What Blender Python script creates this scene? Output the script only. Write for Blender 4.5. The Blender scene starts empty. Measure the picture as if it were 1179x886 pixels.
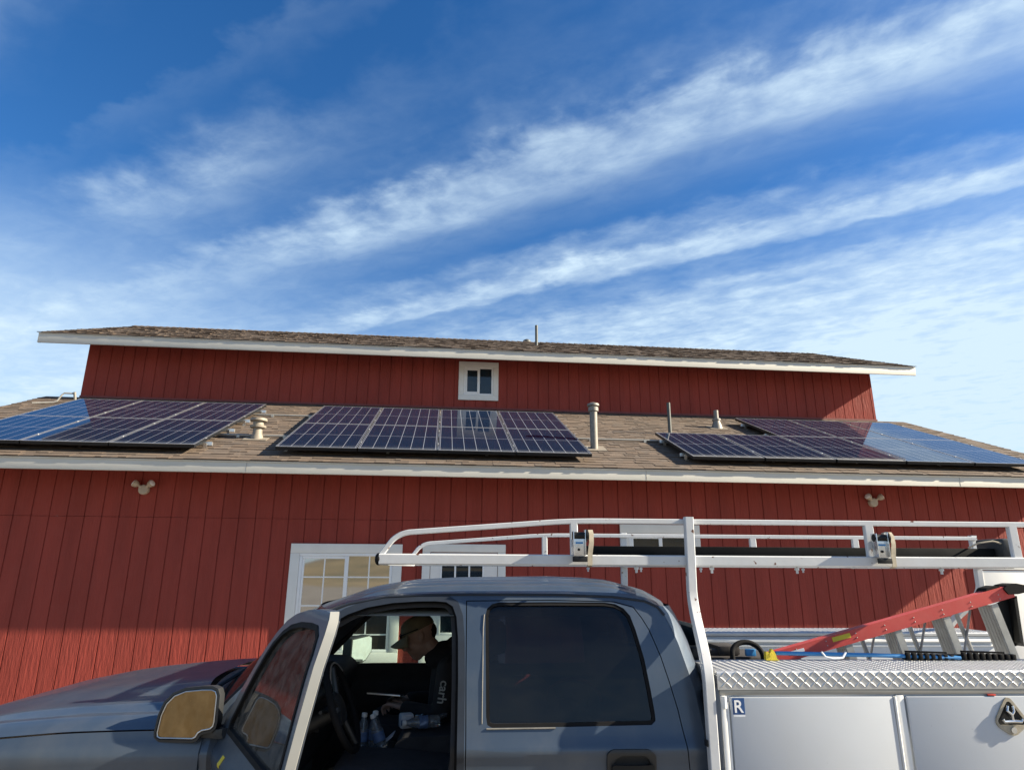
import bpy, bmesh, math, random
from mathutils import Vector, Matrix
from mathutils.geometry import tessellate_polygon
R = math.radians
random.seed(11)
scene = bpy.context.scene
COL = scene.collection
I4 = Matrix.Identity(4)
# ------------------------------------------------------------------ frames
EYE = 1.95
_n = math.hypot(1, .055)
TRUCK = Matrix(((1/_n, .055/_n, 0, 0), (-.055/_n, 1/_n, 0, 2.95), (0, 0, 1, 0), (0, 0, 0, 1)))   # truck frame: x to the tail, y across, z up
FR = {}           # root name -> (author frame, inverse of the root's matrix)

# ------------------------------------------------------------------ materials
def nn(nt, t, **kw):
    n = nt.nodes.new(t)
    for k, v in kw.items(): setattr(n, k, v)
    return n

def mat(name, base, rough=.5, metal=0., var=.12, vscale=6., vstretch=(1, 1, 1), bump=0., bscale=40., bstretch=(1, 1, 1), bdist=.01,
        coat=0., spec=.5, ior=None, dust=0., dustcol=(.35, .31, .26), rough_var=.1, alt=None):
    m = bpy.data.materials.new(name); m.use_nodes = True
    nt = m.node_tree; b = nt.nodes['Principled BSDF']; L = nt.links.new
    b.inputs['Roughness'].default_value = rough; b.inputs['Metallic'].default_value = metal
    b.inputs['Specular IOR Level'].default_value = spec
    if ior: b.inputs['IOR'].default_value = ior
    if coat: b.inputs['Coat Weight'].default_value = coat; b.inputs['Coat Roughness'].default_value = .08
    tc = nn(nt, 'ShaderNodeTexCoord')
    def noise(scale, st, detail=5):
        mp = nn(nt, 'ShaderNodeMapping'); mp.inputs['Scale'].default_value = st
        L(tc.outputs['Object'], mp.inputs['Vector'])
        n = nn(nt, 'ShaderNodeTexNoise'); n.inputs['Scale'].default_value = scale; n.inputs['Detail'].default_value = detail
        n.inputs['Roughness'].default_value = .6
        L(mp.outputs['Vector'], n.inputs['Vector']); return n
    n1 = noise(vscale, vstretch)
    rp = nn(nt, 'ShaderNodeValToRGB')
    c2 = alt or base
    rp.color_ramp.elements[0].position = .28; rp.color_ramp.elements[1].position = .72
    rp.color_ramp.elements[0].color = [max(0, c*(1-var)) for c in base] + [1]
    rp.color_ramp.elements[1].color = [min(1, c*(1+var)) for c in c2] + [1]
    L(n1.outputs['Fac'], rp.inputs['Fac']); col = rp.outputs['Color']
    if dust:
        n3 = noise(vscale*2.3, (1, 1, .6), 8)
        mr = nn(nt, 'ShaderNodeMapRange'); mr.inputs['From Min'].default_value = .42; mr.inputs['From Max'].default_value = .75
        mr.inputs['To Max'].default_value = dust
        L(n3.outputs['Fac'], mr.inputs['Value'])
        mx = nn(nt, 'ShaderNodeMix', data_type='RGBA'); mx.inputs['B'].default_value = list(dustcol) + [1]
        L(mr.outputs['Result'], mx.inputs['Factor']); L(col, mx.inputs['A']); col = mx.outputs['Result']
    L(col, b.inputs['Base Color'])
    if rough_var:
        mr = nn(nt, 'ShaderNodeMapRange'); mr.inputs['To Min'].default_value = max(0.01, rough-rough_var*rough*2); mr.inputs['To Max'].default_value = min(1, rough+rough_var*rough*2)
        L(noise(vscale*3, (1, 1, 1)).outputs['Fac'], mr.inputs['Value']); L(mr.outputs['Result'], b.inputs['Roughness'])
    if bump:
        n2 = noise(bscale, bstretch, 6); bp = nn(nt, 'ShaderNodeBump'); bp.inputs['Strength'].default_value = bump; bp.inputs['Distance'].default_value = bdist
        L(n2.outputs['Fac'], bp.inputs['Height']); L(bp.outputs['Normal'], b.inputs['Normal'])
    return m

def glass(name, tint=(.8, .85, .85), refl_ior=1.5, rough=.02, dirt=.0, streak=(1, 1, 1)):
    """one-sheet window glass: tinted see-through plus a mirror part that grows at grazing angles, with a little dust"""
    m = bpy.data.materials.new(name); m.use_nodes = True
    nt = m.node_tree; L = nt.links.new; nt.nodes.remove(nt.nodes['Principled BSDF']); out = nt.nodes['Material Output']
    tr = nn(nt, 'ShaderNodeBsdfTransparent'); tr.inputs['Color'].default_value = list(tint) + [1]
    gl = nn(nt, 'ShaderNodeBsdfGlossy'); gl.inputs['Roughness'].default_value = rough
    fr = nn(nt, 'ShaderNodeFresnel'); fr.inputs['IOR'].default_value = refl_ior
    mx = nn(nt, 'ShaderNodeMixShader'); L(fr.outputs['Fac'], mx.inputs['Fac']); L(tr.outputs['BSDF'], mx.inputs[1]); L(gl.outputs['BSDF'], mx.inputs[2])
    df = nn(nt, 'ShaderNodeBsdfDiffuse'); df.inputs['Color'].default_value = (.34, .31, .28, 1)
    tc = nn(nt, 'ShaderNodeTexCoord'); no = nn(nt, 'ShaderNodeTexNoise'); no.inputs['Scale'].default_value = 5; no.inputs['Detail'].default_value = 9
    mp = nn(nt, 'ShaderNodeMapping'); mp.inputs['Scale'].default_value = streak; mp.inputs['Rotation'].default_value = (0, R(-42) if streak[2] > 1 else 0, 0)
    L(tc.outputs['Object'], mp.inputs['Vector']); L(mp.outputs['Vector'], no.inputs['Vector'])
    mr = nn(nt, 'ShaderNodeMapRange'); mr.inputs['From Min'].default_value = .25; mr.inputs['From Max'].default_value = .8; mr.inputs['To Max'].default_value = dirt
    L(no.outputs['Fac'], mr.inputs['Value'])
    m2 = nn(nt, 'ShaderNodeMixShader'); L(mr.outputs['Result'], m2.inputs['Fac']); L(mx.outputs['Shader'], m2.inputs[1]); L(df.outputs['BSDF'], m2.inputs[2])
    L(m2.outputs['Shader'], out.inputs['Surface'])
    return m

M = {}
M['red'] = mat('red_siding_paint', (.25, .041, .029), .8, var=.17, vscale=2.2, vstretch=(1.6, 1, .22), bump=.8, bscale=34, bstretch=(1, 1, .14), bdist=.010, dust=.07, dustcol=(.30, .075, .055), spec=.3)
M['fascia'] = mat('cream_fascia_paint', (.55, .53, .47), .6, var=.06, vscale=3, vstretch=(.5, 1, 3), bump=.1, bscale=30, bstretch=(.2, 1, 1), dust=.05, dustcol=(.40, .36, .30))
M['trim'] = mat('white_window_trim', (.74, .73, .68), .55, var=.05, vscale=5, bump=.08, bscale=50)
M['vinyl'] = mat('white_vinyl', (.80, .80, .78), .35, var=.03)
M['door_white'] = mat('white_door_paint', (.74, .73, .70), .45, var=.05, vscale=2, bump=.05, bscale=30)
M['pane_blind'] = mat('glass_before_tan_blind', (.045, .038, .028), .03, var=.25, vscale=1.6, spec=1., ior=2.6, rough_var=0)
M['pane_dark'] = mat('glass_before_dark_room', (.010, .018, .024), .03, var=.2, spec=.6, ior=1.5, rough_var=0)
M['galv'] = mat('galvanised_metal', (.19, .18, .16), .6, metal=.3, var=.2, vscale=12, dust=.3)
M['vent_cream'] = mat('painted_vent_metal', (.21, .18, .14), .6, var=.15, vscale=9, dust=.25)
M['pipe_dark'] = mat('weathered_black_pipe', (.07, .075, .07), .6, var=.3, vscale=10)
M['conduit'] = mat('grey_conduit', (.33, .32, .29), .45, metal=.4, var=.1)
M['silver'] = mat('aluminium', (.62, .62, .61), .35, metal=.85, var=.08, vscale=20)
M['black_metal'] = mat('black_metal', (.009, .010, .011), .5, var=.2, spec=.25)
M['panel_frame'] = mat('black_anodised_frame', (.018, .02, .024), .4, metal=.5, var=.1)
M['lamp'] = mat('beige_lamp_plastic', (.42, .35, .27), .5, var=.1, vscale=20)
M['ground'] = mat('pale_concrete_and_gravel', (.21, .19, .165), .95, var=.3, vscale=.6, bump=.6, bscale=25, dust=.3, dustcol=(.16, .14, .11))
M['hill'] = mat('dry_grass_hill', (.25, .19, .10), 1., var=.35, vscale=.05, bump=.4, bscale=.4, dust=.9, dustcol=(.07, .075, .035))
M['truck'] = mat('slate_blue_car_paint', (.046, .067, .099), .40, metal=.3, var=.08, vscale=2.5, coat=.4, dust=.20, dustcol=(.20, .19, .17), spec=.5)
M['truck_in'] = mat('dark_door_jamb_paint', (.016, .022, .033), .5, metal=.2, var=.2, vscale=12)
M['rubber'] = mat('black_rubber', (.008, .008, .009), .8, var=.2, spec=.15)
M['plastic'] = mat('black_plastic', (.018, .019, .02), .5, var=.2, bump=.1, bscale=200, bdist=.001)
M['interior'] = mat('dark_grey_interior', (.028, .028, .031), .75, var=.2, bump=.1, bscale=150, bdist=.001)
M['seat'] = mat('charcoal_seat_cloth', (.035, .036, .042), .95, var=.2, vscale=15, bump=.3, bscale=120, bdist=.002)
M['headliner'] = mat('beige_headliner', (.50, .45, .37), .95, var=.05)
M['white_steel'] = mat('white_painted_steel', (.78, .78, .76), .38, var=.05, vscale=4, bump=.05, bscale=30, dust=.16, dustcol=(.42, .33, .25))
def rusty(m, scale=26, lo=.675):
    nt = m.node_tree; L = nt.links.new; b = nt.nodes['Principled BSDF']; old = b.inputs['Base Color'].links[0].from_socket
    tc = nn(nt, 'ShaderNodeTexCoord'); n = nn(nt, 'ShaderNodeTexNoise'); n.inputs['Scale'].default_value = scale; n.inputs['Detail'].default_value = 3
    L(tc.outputs['Object'], n.inputs['Vector'])
    mr = nn(nt, 'ShaderNodeMapRange'); mr.inputs['From Min'].default_value = lo; mr.inputs['From Max'].default_value = lo+.03
    L(n.outputs['Fac'], mr.inputs['Value']); mx = nn(nt, 'ShaderNodeMix', data_type='RGBA'); mx.inputs['B'].default_value = (.10, .038, .018, 1)
    L(mr.outputs['Result'], mx.inputs['Factor']); L(old, mx.inputs['A']); L(mx.outputs['Result'], b.inputs['Base Color'])
M['rack_steel'] = mat('chipped_white_rack_paint', (.50, .515, .53), .42, var=.06, vscale=4, bump=.05, bscale=30, dust=.14, dustcol=(.42, .33, .25)); rusty(M['rack_steel'])
M['jamb_white'] = mat('pale_door_edge', (.29, .29, .27), .5, var=.07, vscale=8, dust=.25)
M['box_white'] = mat('white_toolbox_enamel', (.44, .465, .50), .38, var=.04, vscale=1.5, coat=.3, dust=.16, dustcol=(.45, .42, .37), bump=.03, bscale=3, bdist=.02)
rusty(M['box_white'], 60, .745)
M['tread'] = mat('diamond_plate_aluminium', (.47, .475, .48), .42, metal=.75, var=.12, vscale=9, dust=.2, dustcol=(.4, .38, .34))
M['mirror'] = mat('dusty_mirror_glass', (.27, .18, .08), .22, metal=.6, var=.25, vscale=12, dust=.7, dustcol=(.19, .105, .028), rough_var=.3)
M['mirror_far'] = mat('mirror_glass_pale', (.42, .47, .47), .2, metal=.15, var=.1, vscale=14, dust=.3)
M['yellow'] = mat('yellow_tape', (.62, .48, .03), .5, var=.1)
M['red_frp'] = mat('red_fibreglass', (.50, .052, .045), .5, var=.12, vscale=6, vstretch=(.3, 1, 1), dust=.12, dustcol=(.5, .25, .2))
M['alu_worn'] = mat('worn_ladder_aluminium', (.40, .40, .38), .5, metal=.6, var=.2, vscale=9, dust=.4, dustcol=(.25, .23, .2))
M['blue'] = mat('blue_plastic', (.03, .19, .44), .4, var=.1)
M['sticker_blue'] = mat('blue_sticker', (.014, .065, .20), .4, var=.08)
M['white_ink'] = mat('white_ink', (.8, .8, .8), .5, var=.02)
M['red_lamp'] = mat('red_plastic', (.5, .045, .03), .3, var=.1)
M['strap'] = mat('tan_webbing', (.34, .30, .23), .9, var=.2, vscale=40, bump=.3, bscale=200, bdist=.002)
M['chrome'] = mat('worn_zinc', (.58, .60, .62), .25, metal=.9, var=.15, vscale=30)
M['skin'] = mat('skin', (.46, .30, .235), .5, var=.1, vscale=20)
M['hoodie'] = mat('black_hooded_sweatshirt', (.020, .017, .018), .95, var=.25, vscale=10, bump=.3, bscale=30, bdist=.006)
M['jeans'] = mat('dark_trousers', (.022, .025, .032), .95, var=.2, vscale=20)
M['cap'] = mat('olive_tan_cap', (.27, .22, .14), .9, var=.4, vscale=22, alt=(.17, .15, .09))
M['hair'] = mat('dark_brown_hair', (.028, .019, .013), .7, var=.3, vscale=60)
M['water'] = mat('clear_bottle_plastic', (.45, .50, .55), .08, var=.2, vscale=30, spec=.8)
M['water'].node_tree.nodes['Principled BSDF'].inputs['Transmission Weight'].default_value = .75
M['paper'] = mat('white_wrapping', (.62, .64, .68), .6, var=.15, vscale=40)
M['label_blue'] = mat('bottle_label', (.10, .17, .33), .5, var=.5, vscale=40)
M['windshield'] = glass('windshield_glass', (.62, .74, .72), 1.5, .02, .06)
M['side_glass'] = glass('clear_side_glass', (.72, .80, .76), 1.5, .02, .07)
M['door_glass'] = glass('front_door_glass', (.40, .46, .46), 1.55, .03, .26, (.55, 5., 5.))
M['privacy'] = glass('dark_privacy_glass', (.30, .32, .37), 1.45, .03, .016)

def shingles():
    m = mat('brown_asphalt_shingles', (.125, .088, .063), .95, var=.2, vscale=90, bump=.6, bscale=160, bdist=.006, rough_var=0)
    nt = m.node_tree; L = nt.links.new; b = nt.nodes['Principled BSDF']
    g = nn(nt, 'ShaderNodeNewGeometry'); rp = nn(nt, 'ShaderNodeValToRGB'); e = rp.color_ramp.elements
    e[0].color = (.057, .043, .033, 1); e[0].position = 0
    e[1].color = (.145, .106, .077, 1); e[1].position = 1
    for p, c in ((.3, (.092, .066, .047, 1)), (.55, (.115, .080, .055, 1)), (.8, (.081, .066, .054, 1))):
        k = e.new(p); k.color = c
    L(g.outputs['Random Per Island'], rp.inputs['Fac'])
    old = b.inputs['Base Color'].links[0].from_socket
    mx = nn(nt, 'ShaderNodeMix', data_type='RGBA'); mx.inputs['Factor'].default_value = .66
    L(old, mx.inputs['A']); L(rp.outputs['Color'], mx.inputs['B']); L(mx.outputs['Result'], b.inputs['Base Color'])
    return m
M['shingle'] = shingles()

PW, PH = .992, 1.60           # a solar panel
def cells():
    m = bpy.data.materials.new('blue_solar_cells'); m.use_nodes = True
    nt = m.node_tree; L = nt.links.new; b = nt.nodes['Principled BSDF']
    tc = nn(nt, 'ShaderNodeTexCoord'); sp = nn(nt, 'ShaderNodeSeparateXYZ'); L(tc.outputs['Object'], sp.inputs['Vector'])
    def op(o, a, c=None):
        n = nn(nt, 'ShaderNodeMath', operation=o)
        for i, v in enumerate((a, c)):
            if v is None: continue
            if isinstance(v, (int, float)): n.inputs[i].default_value = v
            else: L(v, n.inputs[i])
        return n.outputs[0]
    def line(sock, off, pitch, w):      # 1 on grid lines
        f = op('FRACT', op('DIVIDE', op('SUBTRACT', sock, off), pitch))
        d = op('MINIMUM', f, op('SUBTRACT', 1., f))
        return op('LESS_THAN', d, w/pitch)
    mx_, my = .022, .022
    lx = line(sp.outputs['X'], mx_, (PW-2*mx_)/6, .0034)
    ly = line(sp.outputs['Y'], my, (PH-2*my)/2, .0050)
    ly2 = line(sp.outputs['Y'], my, (PH-2*my)/20, .0011)
    bus = line(sp.outputs['X'], mx_, (PW-2*mx_)/54, .0005)
    big = op('MAXIMUM', lx, ly); small = op('MULTIPLY', op('MAXIMUM', ly2, bus), .10)
    fac = op('MAXIMUM', big, small)
    no = nn(nt, 'ShaderNodeTexNoise'); no.inputs['Scale'].default_value = 3; L(tc.outputs['Object'], no.inputs['Vector'])
    rp = nn(nt, 'ShaderNodeValToRGB'); rp.color_ramp.elements[0].color = (.006, .013, .032, 1); rp.color_ramp.elements[1].color = (.010, .020, .048, 1)
    L(no.outputs['Fac'], rp.inputs['Fac'])
    mx = nn(nt, 'ShaderNodeMix', data_type='RGBA'); mx.inputs['B'].default_value = (.25, .26, .30, 1)
    L(fac, mx.inputs['Factor']); L(rp.outputs['Color'], mx.inputs['A']); L(mx.outputs['Result'], b.inputs['Base Color'])
    b.inputs['Roughness'].default_value = .035; b.inputs['Specular IOR Level'].default_value = .20
    return m
M['cells'] = cells()

# ------------------------------------------------------------------ mesh helpers
class MB:
    def __init__(s): s.bm = bmesh.new()
    def face(s, pts):
        try: return s.bm.faces.new([s.bm.verts.new(p) for p in pts])
        except ValueError: return None
    def box(s, a, b, bev=0., rot=None, piv=None):
        a, b = Vector(a), Vector(b); t = bmesh.new(); bmesh.ops.create_cube(t, size=1.)
        d = b-a
        bmesh.ops.scale(t, vec=[abs(x) for x in d], verts=t.verts)
        if bev: bmesh.ops.bevel(t, geom=t.edges[:], offset=bev, segments=2, affect='EDGES', profile=.6)
        c = (a+b)/2
        m = Matrix.Translation(c)
        if rot is not None:
            p = Vector(piv) if piv is not None else c
            m = Matrix.Translation(p) @ rot @ Matrix.Translation(c-p)
        bmesh.ops.transform(t, matrix=m, verts=t.verts); s.add(t); return s
    def add(s, t):
        me = bpy.data.meshes.new('tmp'); t.to_mesh(me); t.free(); s.bm.from_mesh(me); bpy.data.meshes.remove(me)
    def cyl(s, p, q, r1, r2=None, seg=16, caps=True):
        p, q = Vector(p), Vector(q); r2 = r1 if r2 is None else r2; d = q-p
        t = bmesh.new(); bmesh.ops.create_cone(t, cap_ends=caps, cap_tris=False, segments=seg, radius1=r1, radius2=r2, depth=d.length)
        m = Matrix.Translation((p+q)/2) @ d.to_track_quat('Z', 'Y').to_matrix().to_4x4()
        bmesh.ops.transform(t, matrix=m, verts=t.verts); s.add(t); return s
    def sphere(s, c, r, sc=(1, 1, 1), seg=16, rot=None):
        t = bmesh.new(); bmesh.ops.create_uvsphere(t, u_segments=seg, v_segments=max(8, seg//2), radius=r)
        m = Matrix.Translation(Vector(c)) @ (rot or I4) @ Matrix.Diagonal((*sc, 1))
        bmesh.ops.transform(t, matrix=m, verts=t.verts); s.add(t); return s
    def capsule(s, p, q, r1, r2, seg=14):
        return s.cyl(p, q, r1, r2, seg).sphere(p, r1, seg=seg).sphere(q, r2, seg=seg)
    def tube(s, pts, r, seg=10, closed=False, sec=None):
        """sweep a round (or given) section along a line; r may be a list"""
        P = [Vector(p) for p in pts]; n = len(P); rings = []
        up = Vector((0, 0, 1)); x = None
        for i, p in enumerate(P):
            a = P[(i-1) % n] if (i or closed) else p; b = P[(i+1) % n] if (i < n-1 or closed) else p
            t = (b-a).normalized()
            if x is None:
                x = t.cross(up)
                if x.length < .3: x = t.cross(Vector((0, 1, 0)))
            else: x = x-t*x.dot(t)          # carry the frame along so the section never flips
            x.normalize(); y = x.cross(t)
            rr = r[i] if isinstance(r, (list, tuple)) else r
            if sec: ring = [p + x*u + y*v for u, v in sec]
            else: ring = [p + x*rr*math.cos(2*math.pi*k/seg) + y*rr*math.sin(2*math.pi*k/seg) for k in range(seg)]
            rings.append([s.bm.verts.new(v) for v in ring])
        k = len(rings[0])
        for i in range(n if closed else n-1):
            A, B = rings[i], rings[(i+1) % n]
            for j in range(k): s.bm.faces.new((A[j], A[(j+1) % k], B[(j+1) % k], B[j]))
        if not closed: s.bm.faces.new(rings[0][::-1]); s.bm.faces.new(rings[-1])
        return s
    def lathe(s, prof, o=(0, 0, 0), axis=None, seg=20):
        t = bmesh.new(); rings = []
        for r, z in prof: rings.append([t.verts.new((r*math.cos(2*math.pi*k/seg), r*math.sin(2*math.pi*k/seg), z)) for k in range(seg)])
        for A, B in zip(rings, rings[1:]):
            for j in range(seg): t.faces.new((A[j], A[(j+1) % seg], B[(j+1) % seg], B[j]))
        t.faces.new(rings[0][::-1]); t.faces.new(rings[-1])
        m = Matrix.Translation(Vector(o)) @ (axis or I4); bmesh.ops.transform(t, matrix=m, verts=t.verts); s.add(t); return s
    def prism(s, poly, a, b, f):
        """poly of 2-D points extruded from a to b; f(u, v, w) -> point"""
        A = [s.bm.verts.new(f(u, v, a)) for u, v in poly]; B = [s.bm.verts.new(f(u, v, b)) for u, v in poly]
        n = len(poly); s.bm.faces.new(A); s.bm.faces.new(B[::-1])
        for i in range(n): s.bm.faces.new((A[i], B[i], B[(i+1) % n], A[(i+1) % n]))
        return s
    def grid(s, rows):
        V = [[s.bm.verts.new(p) for p in r] for r in rows]
        for A, B in zip(V, V[1:]):
            for j in range(len(A)-1): s.bm.faces.new((A[j], A[j+1], B[j+1], B[j]))
        return s
    def panel(s, outer, holes, yf, thick=.02, zc=(), xc=()):
        """a sheet cut from an (x, z) outline with holes, bent to y = yf(z, x) and given thickness"""
        loops = [[Vector((u, v, 0)) for u, v in l] for l in [outer]+list(holes)]
        flat = [p for l in loops for p in l]; t = bmesh.new(); vs = [t.verts.new((p.x, 0, p.y)) for p in flat]
        for tri in tessellate_polygon(loops):
            try: t.faces.new([vs[i] for i in tri])
            except ValueError: pass
        for z in zc: bmesh.ops.bisect_plane(t, geom=t.verts[:]+t.edges[:]+t.faces[:], plane_co=(0, 0, z), plane_no=(0, 0, 1))
        for x in xc: bmesh.ops.bisect_plane(t, geom=t.verts[:]+t.edges[:]+t.faces[:], plane_co=(x, 0, 0), plane_no=(1, 0, 0))
        bmesh.ops.recalc_face_normals(t, faces=t.faces)
        for v in t.verts: v.co.y = yf(v.co.z, v.co.x)
        r = bmesh.ops.extrude_face_region(t, geom=t.faces[:], use_keep_orig=True)
        bmesh.ops.translate(t, vec=(0, thick, 0), verts=[g for g in r['geom'] if isinstance(g, bmesh.types.BMVert)])
        bmesh.ops.recalc_face_normals(t, faces=t.faces); s.add(t); return s
    def xf(s, m): bmesh.ops.transform(s.bm, matrix=m, verts=s.bm.verts); return s

def root_of(o):
    while o.parent: o = o.parent
    return o
def thing(name, label, cat, base, frame=I4, rot=None, group=None, kind=None):
    o = bpy.data.objects.new(name, None); COL.objects.link(o); o.empty_display_size = .1
    m = frame @ Matrix.Translation(Vector(base)) @ (rot or I4)
    o.matrix_world = m; o['label'] = label; o['category'] = cat
    if group: o['group'] = group
    if kind: o['kind'] = kind
    FR[o.name] = (frame, m.inverted()); return o
def obj(name, mb, ma, parent=None, smooth=35, local=False, mods=None):
    me = bpy.data.meshes.new(name); bm = mb.bm
    bmesh.ops.recalc_face_normals(bm, faces=bm.faces); bm.to_mesh(me); bm.free()
    for x in (ma if isinstance(ma, (list, tuple)) else [ma]): me.materials.append(x)
    o = bpy.data.objects.new(name, me); COL.objects.link(o)
    if parent:
        o.parent = parent
        if not local: f, inv = FR[root_of(parent).name]; me.transform(inv @ f)
    if smooth:
        me.polygons.foreach_set('use_smooth', [True]*len(me.polygons)); me.set_sharp_from_angle(angle=R(smooth))
    return o
def single(name, label, cat, mb, ma, base, frame=I4, group=None, kind=None, smooth=35):
    """a thing that is one mesh, its origin at its base"""
    m = frame @ Matrix.Translation(Vector(base)); mb.xf(m.inverted() @ frame)
    o = obj(name, mb, ma, None, smooth); o.matrix_world = m; o['label'] = label; o['category'] = cat
    FR[o.name] = (frame, m.inverted())
    if group: o['group'] = group
    if kind: o['kind'] = kind
    return o
def text_obj(name, body, size, ma, parent, m, depth=.0008):
    """lettering as a thin mesh; m places it in the author frame"""
    cu = bpy.data.curves.new(name, 'FONT'); cu.body = body; cu.size = size; cu.extrude = depth; cu.align_x = 'LEFT'; cu.offset = size*.012
    t = bpy.data.objects.new(name, cu); COL.objects.link(t); bpy.context.view_layer.update()
    me = bpy.data.meshes.new_from_object(t.evaluated_get(bpy.context.evaluated_depsgraph_get()))
    bpy.data.objects.remove(t); f, inv = FR[root_of(parent).name]; me.transform(inv @ f @ m)
    me.materials.clear(); me.materials.append(ma); me.name = name
    o = bpy.data.objects.new(name, me); COL.objects.link(o); o.parent = parent; return o
def rounded(pts, r, seg=5):
    out = []; n = len(pts)
    for i, p in enumerate(pts):
        rr = r[i] if isinstance(r, (list, tuple)) else r
        p = Vector(p); a = Vector(pts[i-1])-p; b = Vector(pts[(i+1) % n])-p
        d = min(rr, a.length*.45, b.length*.45)
        if d < 1e-4: out.append(tuple(p)); continue
        A = p+a.normalized()*d; B = p+b.normalized()*d
        for k in range(seg+1):
            t = k/seg; q = A*(1-t)**2 + p*2*t*(1-t) + B*t*t; out.append((q.x, q.y))
    return out
def interp(x, xs, ys):
    if x <= xs[0]: return ys[0]
    for a, b, c, d in zip(xs, xs[1:], ys, ys[1:]):
        if x <= b: return c+(d-c)*(x-a)/(b-a)
    return ys[-1]
def sm(x, a, b):
    t = min(1, max(0, (x-a)/(b-a))); return t*t*(3-2*t)

# ================================================================== GROUND AND HILLS
g = MB(); g.face([(-900, -900, 0), (900, -900, 0), (900, 900, 0), (-900, 900, 0)])
o = obj('ground', g, M['ground'], smooth=0); o['kind'] = 'structure'; o['label'] = 'pale dirt yard around the red building'
g = MB(); rows = []
for i in range(22):
    yy = -45-i*9; row = []
    for k in range(90):
        xx = -300+k*6.8
        h = sm(-yy, 60, 190)*(1.3+11*sm(xx, -40, -8)+5*sm(xx, 20, 120)+1.6*math.sin(xx*.07+1.)+.9*math.sin(xx*.19+yy*.05)) + .5*math.sin(xx*.11+yy*.07)*sm(-yy, 50, 90)
        row.append((xx, yy, max(-.5, h)-.05))
    rows.append(row)
o = obj('hills', g.grid(rows), M['hill'], smooth=60); o['kind'] = 'structure'; o['label'] = 'dry grassy hills across the yard'

# ================================================================== RED BUILDING
DL, DU = 8.72, 12.13
XL, XR, EL, ER = -6.54, 8.78, -7.09, 9.34
m1 = .42; Z1 = 3.195; Y1 = 8.12          # lower roof: eave top edge, pitch
m2 = .41; Z2 = 5.885; Y2 = 11.53; YR = 14.85
house = thing('red_house', 'red two-level wooden house with grooved siding, cream eaves and brown shingle roofs', 'house', (1.1, DL, 0))

def grooved(mb, x0, x1, z0, zt, f, phase, pitch=.2050):
    """T1-11 boards: flat face with a square groove every pitch; zt(x) gives the top edge, f(u, d, z) places it"""
    xs = [(x0, 0.)]; k = math.ceil((x0-phase)/pitch)
    while phase+k*pitch < x1-.01:
        c = phase+k*pitch; k += 1
        if c-.007 <= x0+.002: continue
        g_ = random.Random(k*7+1); c += g_.uniform(-.0025, .0025); w_ = g_.uniform(.0045, .0065); xs += [(c-w_-.002, 0.), (c-w_, .010), (c+w_, .010), (c+w_+.002, 0.)]
    xs.append((x1, 0.))
    A = [mb.bm.verts.new(f(x, d, z0)) for x, d in xs]; B = [mb.bm.verts.new(f(x, d, zt(x))) for x, d in xs]
    for i in range(len(xs)-1): mb.bm.faces.new((A[i], A[i+1], B[i+1], B[i]))
roof1 = lambda y: Z1+m1*(y-Y1)
roof2 = lambda y: Z2+m2*((y if y < YR else 2*YR-y)-Y2)
YB = 17.6
w = MB()
grooved(w, XL, XR, .0, lambda x: 2.548, lambda u, d, z: (u, DL+d, z), -5.003)
grooved(w, XL, XR, 2.552, lambda x: roof1(DL)-.03, lambda u, d, z: (u, DL-.003+d, z), -5.003)
w.face([(XL, DL-.003, 2.552), (XR, DL-.003, 2.552), (XR, DL+.01, 2.552), (XL, DL+.01, 2.552)])
for X, sgn in ((XL, 1), (XR, -1)):
    grooved(w, DL, DU-.01, 0., lambda y: roof1(y)-.03, lambda u, d, z, X=X, sgn=sgn: (X+sgn*d, u, z), 8.8)
obj('lower_wall', w, M['red'], house, 0)
w = MB()
grooved(w, XL, XR, roof1(DU)-.25, lambda x: roof2(DU)-.03, lambda u, d, z: (u, DU+d, z), -6.338, .2035)
for X, sgn in ((XL, 1), (XR, -1)):
    grooved(w, DU, YB, 0., lambda y: roof2(y)-.03, lambda u, d, z, X=X, sgn=sgn: (X+sgn*d, u, z), 12.2)
grooved(w, XL, XR, 0., lambda x: roof2(YB)-.03, lambda u, d, z: (u, YB-d, z), -6.338)
obj('upper_wall', w, M['red'], house, 0)

def shingle_roof(x0, x1, y0, z0, m, ylen, seed, back=None):
    rnd = random.Random(seed); mb = MB(); c = 1/math.hypot(1, m); S = ylen/c; e = .137; n = int(S/e)+1
    def P(x, s, h): 
        y = y0+s*c-h*m*c; 
        if back: y = 2*back-y
        return (x, y, z0+s*c*m+h*c)
    for i in range(n):
        s0 = i*e; s1 = min(S, s0+e+.05); x = x0-rnd.random()*.2
        while x < x1:
            wd = rnd.choice((.07, .09, .12, .14, .17, .22)); xa, xb = max(x, x0), min(x+wd, x1); x += wd
            if xb-xa < .01: continue
            t = rnd.choice((.006, .007, .011, .013)) + rnd.random()*.002; ds = -rnd.random()*.008
            a, b = P(xa, s0+ds, t), P(xb, s0+ds, t); cc, d = P(xb, s1, .002), P(xa, s1, .002); a0, b0 = P(xa, s0+ds, -.001), P(xb, s0+ds, -.001)
            V = [mb.bm.verts.new(q) for q in (a, b, cc, d, a0, b0)]
            mb.bm.faces.new((V[0], V[1], V[2], V[3])); mb.bm.faces.new((V[4], V[5], V[1], V[0]))
            mb.bm.faces.new((V[4], V[0], V[3])); mb.bm.faces.new((V[1], V[5], V[2]))
    return mb
def deck(x0, x1, ya, yb, rf, t=.03):
    mb = MB(); f = lambda u, v, w_: (w_, u, v)
    mb.prism([(ya, rf(ya)-t), (yb, rf(yb)-t), (yb, rf(yb)-.003), (ya, rf(ya)-.003)], x0, x1, f); return mb
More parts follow.
